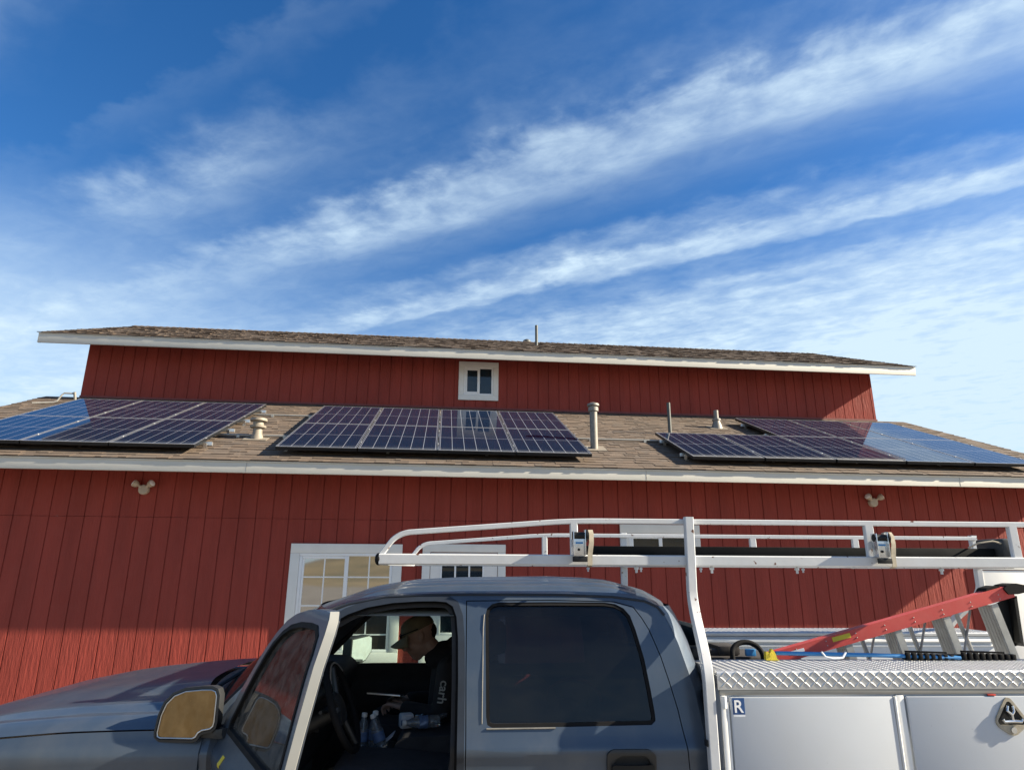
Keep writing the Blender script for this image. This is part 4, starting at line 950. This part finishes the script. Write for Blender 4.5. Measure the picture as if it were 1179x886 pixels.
rc_ = MB(); rc_.box((1.083, .11, 1.44), (1.136, .118, 1.475), .002); obj('grey_strip', rc_, M['conduit'], fc)
def shoe(x0, x1, label):
    t = MB(); n_ = int((x1-x0)/.030)
    t.box((x0, .215, 1.5525), (x1, .24, 1.575), .002); t.tube([(x0+.01, .22, 1.588), (x1-.06, .215, 1.583)], 0, sec=SQ(.008, .004))
    for k in range(n_): t.box((x0+k*.030, .200, 1.5525), (x0+k*.030+.019, .2145, 1.586-.012*k/n_), .003)
    single('grip_tread', label, 'rubber tread', t, M['rubber'], ((x0+x1)/2, .22, 1.5525), T, group='black rubber treads on the lid')
shoe(2.16, 2.42, 'black notched rubber tread on the toolbox lid, left one under the ladder')
shoe(2.43, 2.70, 'black notched rubber tread on the toolbox lid, right one near the ladder foot')

rbg = MB(); rbg.sphere((.42, .55, 1.27), .17, (1.0, .9, 1.05), 20); rbg.sphere((.60, .60, 1.20), .16, (1., .9, .8), 20)
rbt = thing('duffel_bag', 'red bag faintly seen through the tinted rear door window', 'bag', (.5, .57, 1.10), T); obj('bag_body', rbg, mat('red_bag_cloth', (.30, .035, .025), .8, var=.3, vscale=14), rbt, 50)
hh = MB(); hh.tube([(.62+.13*math.cos(a), .33, 1.36+.10*math.sin(a)) for a in [math.pi*k/14 for k in range(15)]], .008, 8); obj('handle', hh, M['red_frp'], rbt)
# ------------------------------------------------------------------ bottles and packs in the cab
def bottle(x, y, z, rot, label, h=.20):
    t = thing('water_bottle', label, 'water bottle', (x, y, z), T, rot=rot, group='clear plastic water bottles in the cab')
    b = MB(); b.lathe([(.026, 0), (.031, .006), (.031, .05), (.028, .055), (.031, .062), (.031, .115), (.028, .125), (.024, .145), (.013, .172), (.0125, .180)], seg=18); obj('bottle_body', b, M['water'], t, 50, local=True)
    b = MB(); b.lathe([(.0145, .179), (.0145, .196), (.012, .198)], seg=16); obj('bottle_cap', b, M['vinyl'], t, 40, local=True)
    b = MB(); b.lathe([(.0313, .066), (.0316, .068), (.0316, .110), (.0313, .112)], seg=18); obj('paper_label', b, M['label_blue'], t, 40, local=True)
bottle(-.425, .86, 1.020, Matrix.Rotation(R(4), 4, 'Y'), 'upright water bottle on the console nearest the steering wheel')
bottle(-.350, .84, 1.036, Matrix.Rotation(R(5), 4, 'X'), 'upright water bottle on the console, right of another bottle')
bottle(-.295, .80, 1.036, Matrix.Rotation(R(-20), 4, 'Y'), 'tilted water bottle leaning by the console armrest')
bottle(-.02, .90, 1.168, Matrix.Rotation(R(-90), 4, 'Y') @ Matrix.Rotation(R(15), 4, 'X'), 'water bottle lying on the console armrest beside the person')
pk = MB(); pk.box((-.235, .90, 1.130), (-.165, .97, 1.20), .012, rot=Matrix.Rotation(R(18), 4, 'Z')); t = thing('tissue_pack', 'white and blue tissue pack on the console armrest', 'tissue pack', (-.2, .93, 1.13), T); obj('pack', pk, M['paper'], t)
pk = MB(); pk.box((-.222, .887, 1.150), (-.178, .896, 1.175), .002, rot=Matrix.Rotation(R(18), 4, 'Z')); obj('pack_print', pk, M['sticker_blue'], t)
wr = MB(); rw_ = random.Random(2); rows = []
for i in range(9): rows.append([(-.16+.022*i, .95+.02*k, 1.145+.035*rw_.random()+.02*math.sin(i)*.6) for k in range(7)])
wr.grid(rows); single('plastic_wrap', 'crumpled clear plastic wrap on the console armrest', 'plastic wrap', wr, M['water'], (-.07, 1.0, 1.135), T, smooth=0)
wr = MB(); rw_ = random.Random(9); rows = []
for i in range(7): rows.append([(-.615+.014*i, .52+.016*k, 1.408+.055*math.sin(math.pi*i/6)*rw_.uniform(.5, 1)) for k in range(6)])
wr.grid(rows); single('wrapper', 'small crumpled pale wrapper on top of the dashboard behind the steering wheel', 'wrapper', wr, M['paper'], (-.57, .56, 1.405), T, smooth=0)
pp = MB(); pp.box((-.315, .80, 1.095), (-.245, .92, 1.099), .001, rot=Matrix.Rotation(R(-40), 4, 'Y')); single('receipt', 'pale paper slip tucked beside the console armrest', 'paper slip', pp, M['paper'], (-.28, .86, 1.05), T)

# ------------------------------------------------------------------ person in the passenger seat
per = thing('person', 'person in dark hooded sweatshirt and tan cap looking down in the passenger seat', 'person', (.0, 1.40, .95), T)
PY = 1.385
def V3(x, y, z): return Vector((x, y, z))
HEAD = V3(-.185, PY, 1.545)
HROT = Matrix.Rotation(R(-26), 4, 'Y')        # chin tucked, looking down towards -x
def H(x, y, z): return HEAD+(HROT @ Vector((x, y, z)))
hip, chest, neck = V3(.04, PY, 1.02), V3(.045, PY, 1.33), V3(-.07, PY, 1.435)
Ls, Rs = V3(.015, PY-.20, 1.375), V3(.015, PY+.20, 1.375)
Le, Re = V3(-.02, PY-.275, 1.135), V3(-.03, PY+.25, 1.14)
Lw, Rw = V3(-.245, PY-.17, 1.175), V3(-.25, PY+.12, 1.17)
b = MB()
b.sphere(H(.015, 0, .025), .098, (1.02, .80, 1.02), 20).sphere(H(-.03, 0, -.045), .07, (1.0, .82, 1.05), 18).sphere(H(-.055, 0, -.095), .036, (1., 1.05, .8), 14)      # skull, face, chin
b.sphere(H(-.085, 0, .022), .03, (.6, 1.9, .55), 12)                                                                   # brow
b.cyl(H(-.086, 0, .012), H(-.112, 0, -.028), .009, .016, 10).sphere(H(-.108, 0, -.030), .0165, (1, 1.1, .8), 10)         # nose
b.sphere(H(-.086, 0, -.062), .022, (.55, 1.25, .32), 10).sphere(H(-.083, 0, -.074), .021, (.55, 1.1, .35), 10)           # lips
for s in (-1, 1):
    b.sphere(H(.016, s*.080, -.006), .031, (.64, .36, 1.05), 12); b.sphere(H(-.060, s*.036, -.028), .03, (.8, .8, .8), 10); b.sphere(H(-.082, s*.032, .0), .012, (1, 1, .8), 10)
b.capsule(H(.03, 0, -.06), neck, .056, .060)
b.capsule(neck, chest, .07, .12).capsule(chest, hip, .13, .13)
for S_, E_2, W_, s in ((Ls, Le, Lw, -1), (Rs, Re, Rw, 1)):
    b.capsule(S_, E_2, .048, .038).capsule(E_2, W_, .038, .026).capsule(chest, S_, .07, .05)
    f = (W_-E_2).normalized(); side = Vector((0, -s, 0)); side = (side-f*side.dot(f)).normalized(); dn = f.cross(side)*(1 if s < 0 else -1)
    if dn.z > 0: dn = -dn
    palm = W_+f*.055
    for q in (-.026, -.009, .009, .026): b.capsule(W_+f*.01+side*q*.5, W_+f*.085+side*q, .014, .0125, 10)
    for q, l in ((-.030, .062), (-.010, .078), (.010, .072), (.030, .056)):
        p0 = W_+f*.088+side*q; p1 = p0+(f*.8+dn*.45).normalized()*l*.5; p2 = p1+(f*.25+dn*1.).normalized()*l*.34; p3 = p2+(dn*.8-f*.55).normalized()*l*.28
        b.capsule(p0, p1, .0098, .009, 10).capsule(p1, p2, .009, .0082, 10).capsule(p2, p3, .0082, .0072, 10)
    tb = W_+f*.025-side*s*0+side*.030; t1 = tb+(f*.6+side*.55-dn*.15).normalized()*.040; t2 = t1+(f*.9+side*.05-dn*.1).normalized()*.030; t3 = t2+(f*.8-side*.2).normalized()*.024
    b.capsule(tb-f*.01, t1, .014, .011, 10).capsule(t1, t2, .011, .010, 10).capsule(t2, t3, .010, .008, 10)
for s in (-1, 1):
    k_, a_ = V3(-.40, PY+s*.13, 1.06), V3(-.48, PY+s*.14, .80)
    b.capsule(hip+V3(0, s*.08, 0), k_, .075, .05).capsule(k_, a_, .045, .036).capsule(a_, V3(-.62, PY+s*.15, .735), .036, .03)
def remesh(o, vox, it=6, fac=.5):
    m = o.modifiers.new('Remesh', 'REMESH'); m.mode = 'VOXEL'; m.voxel_size = vox; m.use_smooth_shade = True
    s = o.modifiers.new('Smooth', 'SMOOTH'); s.iterations = it; s.factor = fac
    bpy.context.view_layer.update(); dg = bpy.context.evaluated_depsgraph_get(); me = bpy.data.meshes.new_from_object(o.evaluated_get(dg)); 
    old = o.data; o.modifiers.clear(); o.data = me; me.polygons.foreach_set('use_smooth', [True]*len(me.polygons)); bpy.data.meshes.remove(old)
body = obj('body', b, M['skin'], per); remesh(body, .0042, 5)
# sweatshirt with hood bunched at the neck
c = MB()
c.capsule(chest+V3(.005, 0, .01), hip+V3(.0, 0, .06), .155, .165, 20).sphere(chest+V3(.03, 0, .03), .165, (.85, 1.12, 1.), 20)
c.sphere(V3(-.045, PY, 1.425), .105, (1.0, 1.1, .72), 18).sphere(V3(-.02, PY, 1.455), .085, (1.1, 1.2, .8), 18).sphere(V3(.0, PY, 1.435), .10, (1.05, 1.15, .62), 18).sphere(V3(.055, PY, 1.455), .088, (.95, 1.25, .75), 18).sphere(V3(.03, PY, 1.50), .055, (.8, 1.5, .9), 16)
rwc = random.Random(5)
for S_, E_2, W_ in ((Ls, Le, Lw), (Rs, Re, Rw)):
    d_ = (W_-E_2).normalized()
    c.capsule(S_, E_2, .076, .062, 16).capsule(E_2, W_-d_*.025, .062, .044, 16).capsule(chest+V3(0, 0, .03), S_, .11, .076, 16)
    c.cyl(W_-d_*.03, W_-d_*.005, .043, .038, 14)
    for k in range(4):
        t_ = .35+.16*k; p = S_.lerp(E_2, t_); c.sphere(p+V3(rwc.uniform(-.02, .02), rwc.uniform(-.012, .012), 0), .064, (1.08, 1.08, .30), 12)
sh = obj('sweatshirt', c, M['hoodie'], per); remesh(sh, .008, 4)
c = MB()
c.capsule(hip+V3(0, -.08, 0), hip+V3(0, .08, 0), .15, .15, 16)
for s in (-1, 1):
    k_, a_ = V3(-.40, PY+s*.13, 1.06), V3(-.48, PY+s*.14, .82); c.capsule(hip+V3(0, s*.08, 0), k_, .10, .070, 16).capsule(k_, a_, .068, .056, 16)
jn = obj('trousers', c, M['jeans'], per); remesh(jn, .010, 4)
for s in (-1, 1):
    c = MB(); a_ = V3(-.48, PY+s*.14, .80); c.capsule(a_, V3(-.50, PY+s*.145, .76), .052, .05).capsule(V3(-.50, PY+s*.145, .748), V3(-.64, PY+s*.15, .738), .046, .038); bo = obj('boot', c, M['rubber'], per); remesh(bo, .008, 3)
# hair below the cap, stubble-dark beard line
c = MB(); c.sphere(H(.052, 0, .010), .084, (.80, .72, .78), 18); hr = obj('hair', c, M['hair'], per)
# cap: crown, brim, strap
c = MB(); rows = []
for i in range(11):
    a = i/10*math.pi/2; row = []
    for k in range(37):
        th = 2*math.pi*k/36; r0 = .104*math.cos(a)**.7 if i < 10 else 0.001; row.append(tuple(H(.008+r0*1.05*math.cos(th), r0*.84*math.sin(th), .038+.086*math.sin(a)**.9)))
    rows.append(row)
c.grid(rows); cp = obj('cap', c, M['cap'], per, 60)
c = MB(); rows = []
for i in range(7):
    u = i/6; row = []
    for k in range(17):
        th = math.pi+(k/16-.5)*2.0; r0 = .102+.078*u*math.cos((k/16-.5)*2.6)**.6; row.append(tuple(H(.008+r0*1.05*math.cos(th), r0*.88*math.sin(th), .040-.016*u-.55*(r0*math.sin(th))**2*6*u)))
    rows.append(row)
c.grid(rows); br = obj('cap_brim', c, M['cap'], cp, 60); sol = br.modifiers.new('Solidify', 'SOLIDIFY'); sol.thickness = .004
# sunglasses parked on the brim
c = MB()
for s in (-1, 1): c.sphere(H(-.098, s*.034, .052), .022, (.28, 1.15, .75), 14); c.tube([H(-.098, s*.058, .055), H(-.06, s*.082, .052), H(.02, s*.092, .046)], .0035, 6)
c.tube([H(-.106, -.012, .056), H(-.106, .012, .056)], .003, 6); sg = obj('sunglasses', c, M['black_metal'], per)
# lettering down the near sleeve
tx = Ls.lerp(Le, .20)+V3(-.012, -.074, 0); dirx = (Le-Ls).normalized(); nrm = Vector((-.12, -1, -.25)); nrm = (nrm-dirx*nrm.dot(dirx)).normalized(); upv = nrm.cross(dirx)
TM_ = Matrix.Translation(Ls.lerp(Le, .26)+nrm*.079-upv*.030) @ Matrix((dirx, upv, nrm)).transposed().to_4x4()
text_obj('sleeve_lettering', 'carh', .070, M['conduit'], sh, TM_, .002)
# tablet held in both hands
tb_ = MB(); tb_.box((-.46, PY-.16, 1.218), (-.27, PY+.10, 1.227), .003, rot=Matrix.Rotation(R(-9), 4, 'X') @ Matrix.Rotation(R(4), 4, 'Y')); tt = thing('tablet', 'thin tablet held flat in the person\'s hands', 'tablet', (-.36, PY-.03, 1.22), T); obj('tablet_body', tb_, M['black_metal'], tt)
tb_ = MB(); tb_.box((-.462, PY-.164, 1.2185), (-.268, PY-.1605, 1.2262), .001, rot=Matrix.Rotation(R(-9), 4, 'X') @ Matrix.Rotation(R(4), 4, 'Y'), piv=(-.365, PY-.03, 1.2225)); obj('tablet_edge', tb_, M['silver'], tt)

# ================================================================== CAMERA, LIGHT, SKY
cam = bpy.data.cameras.new('camera'); co = bpy.data.objects.new('camera', cam); COL.objects.link(co); scene.camera = co
right = Vector((0.99424208, -0.10704225, 0.00496388)); down = Vector((0.03379979, 0.26931088, -0.96245998)); fwd = Vector((0.10168705, 0.957086, 0.27137822))
co.matrix_world = Matrix((( right.x, -down.x, -fwd.x, 0), (right.y, -down.y, -fwd.y, 0), (right.z, -down.z, -fwd.z, EYE), (0, 0, 0, 1)))
cam.sensor_width = 36; cam.lens = 750/1179*36; cam.clip_start = .05; cam.clip_end = 3000
SUN = Vector((5.85, -1., 3.06)).normalized()
sun = bpy.data.lights.new('sun', 'SUN'); so = bpy.data.objects.new('sun', sun); COL.objects.link(so)
sun.energy = 5.0; sun.angle = R(.53); sun.color = (1, .89, .70)
so.rotation_euler = SUN.to_track_quat('Z', 'Y').to_euler(); so.location = SUN*40
world = bpy.data.worlds.new('World'); scene.world = world; world.use_nodes = True
nt = world.node_tree; L = nt.links.new; bg = nt.nodes['Background']; bg.inputs['Strength'].default_value = .051
sky = nn(nt, 'ShaderNodeTexSky'); sky.sky_type = 'NISHITA'; sky.sun_disc = False
sky.sun_elevation = math.asin(SUN.z); sky.sun_rotation = math.atan2(SUN.x, SUN.y); sky.altitude = 400; sky.air_density = 1.0; sky.dust_density = .4; sky.ozone_density = 2.2
tc = nn(nt, 'ShaderNodeTexCoord'); sx = nn(nt, 'ShaderNodeSeparateXYZ'); L(tc.outputs['Generated'], sx.inputs['Vector'])
def op(o, a, b=None, c=None, clamp=False):
    n = nn(nt, 'ShaderNodeMath', operation=o); n.use_clamp = clamp
    for i, v in enumerate((a, b, c)):
        if v is None: continue
        if isinstance(v, (int, float)): n.inputs[i].default_value = v
        else: L(v, n.inputs[i])
    return n.outputs[0]
def rng(v, a, b, c=0., d=1., smooth=True):
    n = nn(nt, 'ShaderNodeMapRange'); n.interpolation_type = 'SMOOTHSTEP' if smooth else 'LINEAR'; L(v, n.inputs['Value'])
    for k, q in zip(('From Min', 'From Max', 'To Min', 'To Max'), (a, b, c, d)): n.inputs[k].default_value = q
    return n.outputs['Result']
X, Y, Z = sx.outputs; zc = op('MAXIMUM', Z, .06)
px, py = op('DIVIDE', X, zc), op('DIVIDE', Y, zc)
al = op('SUBTRACT', op('MULTIPLY', px, .823), op('MULTIPLY', py, .568)); qq = op('ADD', op('MULTIPLY', px, .568), op('MULTIPLY', py, .823))
def noise(u, v, scale, detail=6, rough=.6, dist=0., seed=0.):
    cb = nn(nt, 'ShaderNodeCombineXYZ'); L(u, cb.inputs[0]); L(v, cb.inputs[1]); cb.inputs[2].default_value = seed
    n = nn(nt, 'ShaderNodeTexNoise'); n.inputs['Scale'].default_value = scale; n.inputs['Detail'].default_value = detail; n.inputs['Roughness'].default_value = rough; n.inputs['Distortion'].default_value = dist
    L(cb.outputs[0], n.inputs['Vector']); return n.outputs['Fac']
warp = noise(op('MULTIPLY', al, .8), qq, 2.2, 4, .55, 0, 3.)
puff = noise(op('MULTIPLY', al, .9), qq, 9.0, 8, .56, .2, 7.)
fine = noise(op('MULTIPLY', al, .5), qq, 14., 8, .62, .5, 1.)
lump = noise(al, qq, 4.2, 5, .55, .2, 21.)
big = noise(op('MULTIPLY', al, .8), qq, 1.5, 3, .5, 0, 12.)
q2 = op('ADD', op('ADD', qq, op('MULTIPLY', op('SUBTRACT', warp, .5), .20)), op('ADD', op('MULTIPLY', op('SUBTRACT', puff, .5), .15), op('MULTIPLY', op('SUBTRACT', lump, .5), .14)))
rp = nn(nt, 'ShaderNodeValToRGB'); cr = rp.color_ramp; cr.interpolation = 'EASE'
prof = [(.0, .22), (.40, .24), (.50, .05), (.62, .02), (.68, .09), (.76, .02), (.90, .05), (1.05, .06), (1.16, .12), (1.28, .60), (1.38, .56), (1.52, .17), (1.66, .05), (1.80, .32), (1.92, .78), (2.00, .70), (2.06, .15), (2.16, .20), (2.32, .52), (2.6, .60), (3.0, .70)]
while len(cr.elements) < len(prof): cr.elements.new(.5)
for e, (p, v) in zip(cr.elements, prof): e.position = p/3.; e.color = (v, v, v, 1)
L(op('DIVIDE', q2, 3.), rp.inputs['Fac']); band = rp.outputs['Color']
def blob(a0, q0, sa, sq, amp):
    u = op('DIVIDE', op('SUBTRACT', op('ADD', al, op('MULTIPLY', op('SUBTRACT', lump, .5), .5)), a0), sa); v = op('DIVIDE', op('SUBTRACT', q2, q0), sq)
    return op('MULTIPLY', op('EXPONENT', op('MULTIPLY', op('ADD', op('MULTIPLY', u, u), op('MULTIPLY', v, v)), -1.)), amp)
extra = op('ADD', op('ADD', blob(-1.50, .95, .42, .13, .42), blob(-1.22, 1.38, .26, .085, .38)), op('ADD', blob(.35, 1.32, .45, .13, .38), blob(.95, 1.95, .6, .16, .25)))
along = rng(al, -2.3, -1.0, .35, 1.0)
tex = op('MULTIPLY', op('MULTIPLY', rng(puff, .28, .72, .74, 1.22), rng(fine, .30, .70, .82, 1.16)), rng(lump, .25, .75, .70, 1.25))
dens = op('MULTIPLY', op('MULTIPLY', op('ADD', op('MULTIPLY', band, along), extra), tex), rng(big, .25, .75, .80, 1.15))
veil = op('MULTIPLY', rng(Z, .50, .24), .30)
left = op('MULTIPLY', op('MULTIPLY', rng(px, .2, -1.8), rng(Z, .50, .25)), .62)
right_ = op('MULTIPLY', op('MULTIPLY', rng(px, .6, 2.2), rng(Z, .48, .28)), .40)
dens = op('ADD', op('ADD', op('ADD', dens, op('MULTIPLY', veil, op('MULTIPLY', rng(fine, .3, .7, .7, 1.2), rng(lump, .3, .7, .75, 1.2)))), left), right_)
dens = op('MULTIPLY', rng(dens, .03, 1.25, 0, 1.06, False), .96, clamp=True)
hs = nn(nt, 'ShaderNodeHueSaturation'); hs.inputs['Saturation'].default_value = 1.34; hs.inputs['Value'].default_value = 1.12; hs.inputs['Hue'].default_value = .507
L(sky.outputs['Color'], hs.inputs['Color'])
mx = nn(nt, 'ShaderNodeMix', data_type='RGBA'); mx.inputs['B'].default_value = (4.55, 5.75, 6.75, 1)
L(dens, mx.inputs['Factor']); L(hs.outputs['Color'], mx.inputs['A']); L(mx.outputs['Result'], bg.inputs['Color'])
vs = scene.view_settings; vs.view_transform = 'Standard'; vs.look = 'None'; vs.exposure = 1.6; vs.gamma = 1.0; vs.use_curve_mapping = False
scene.cycles.max_bounces = 8; scene.cycles.transparent_max_bounces = 12
try: scene.cycles.use_denoising = True
except Exception: pass
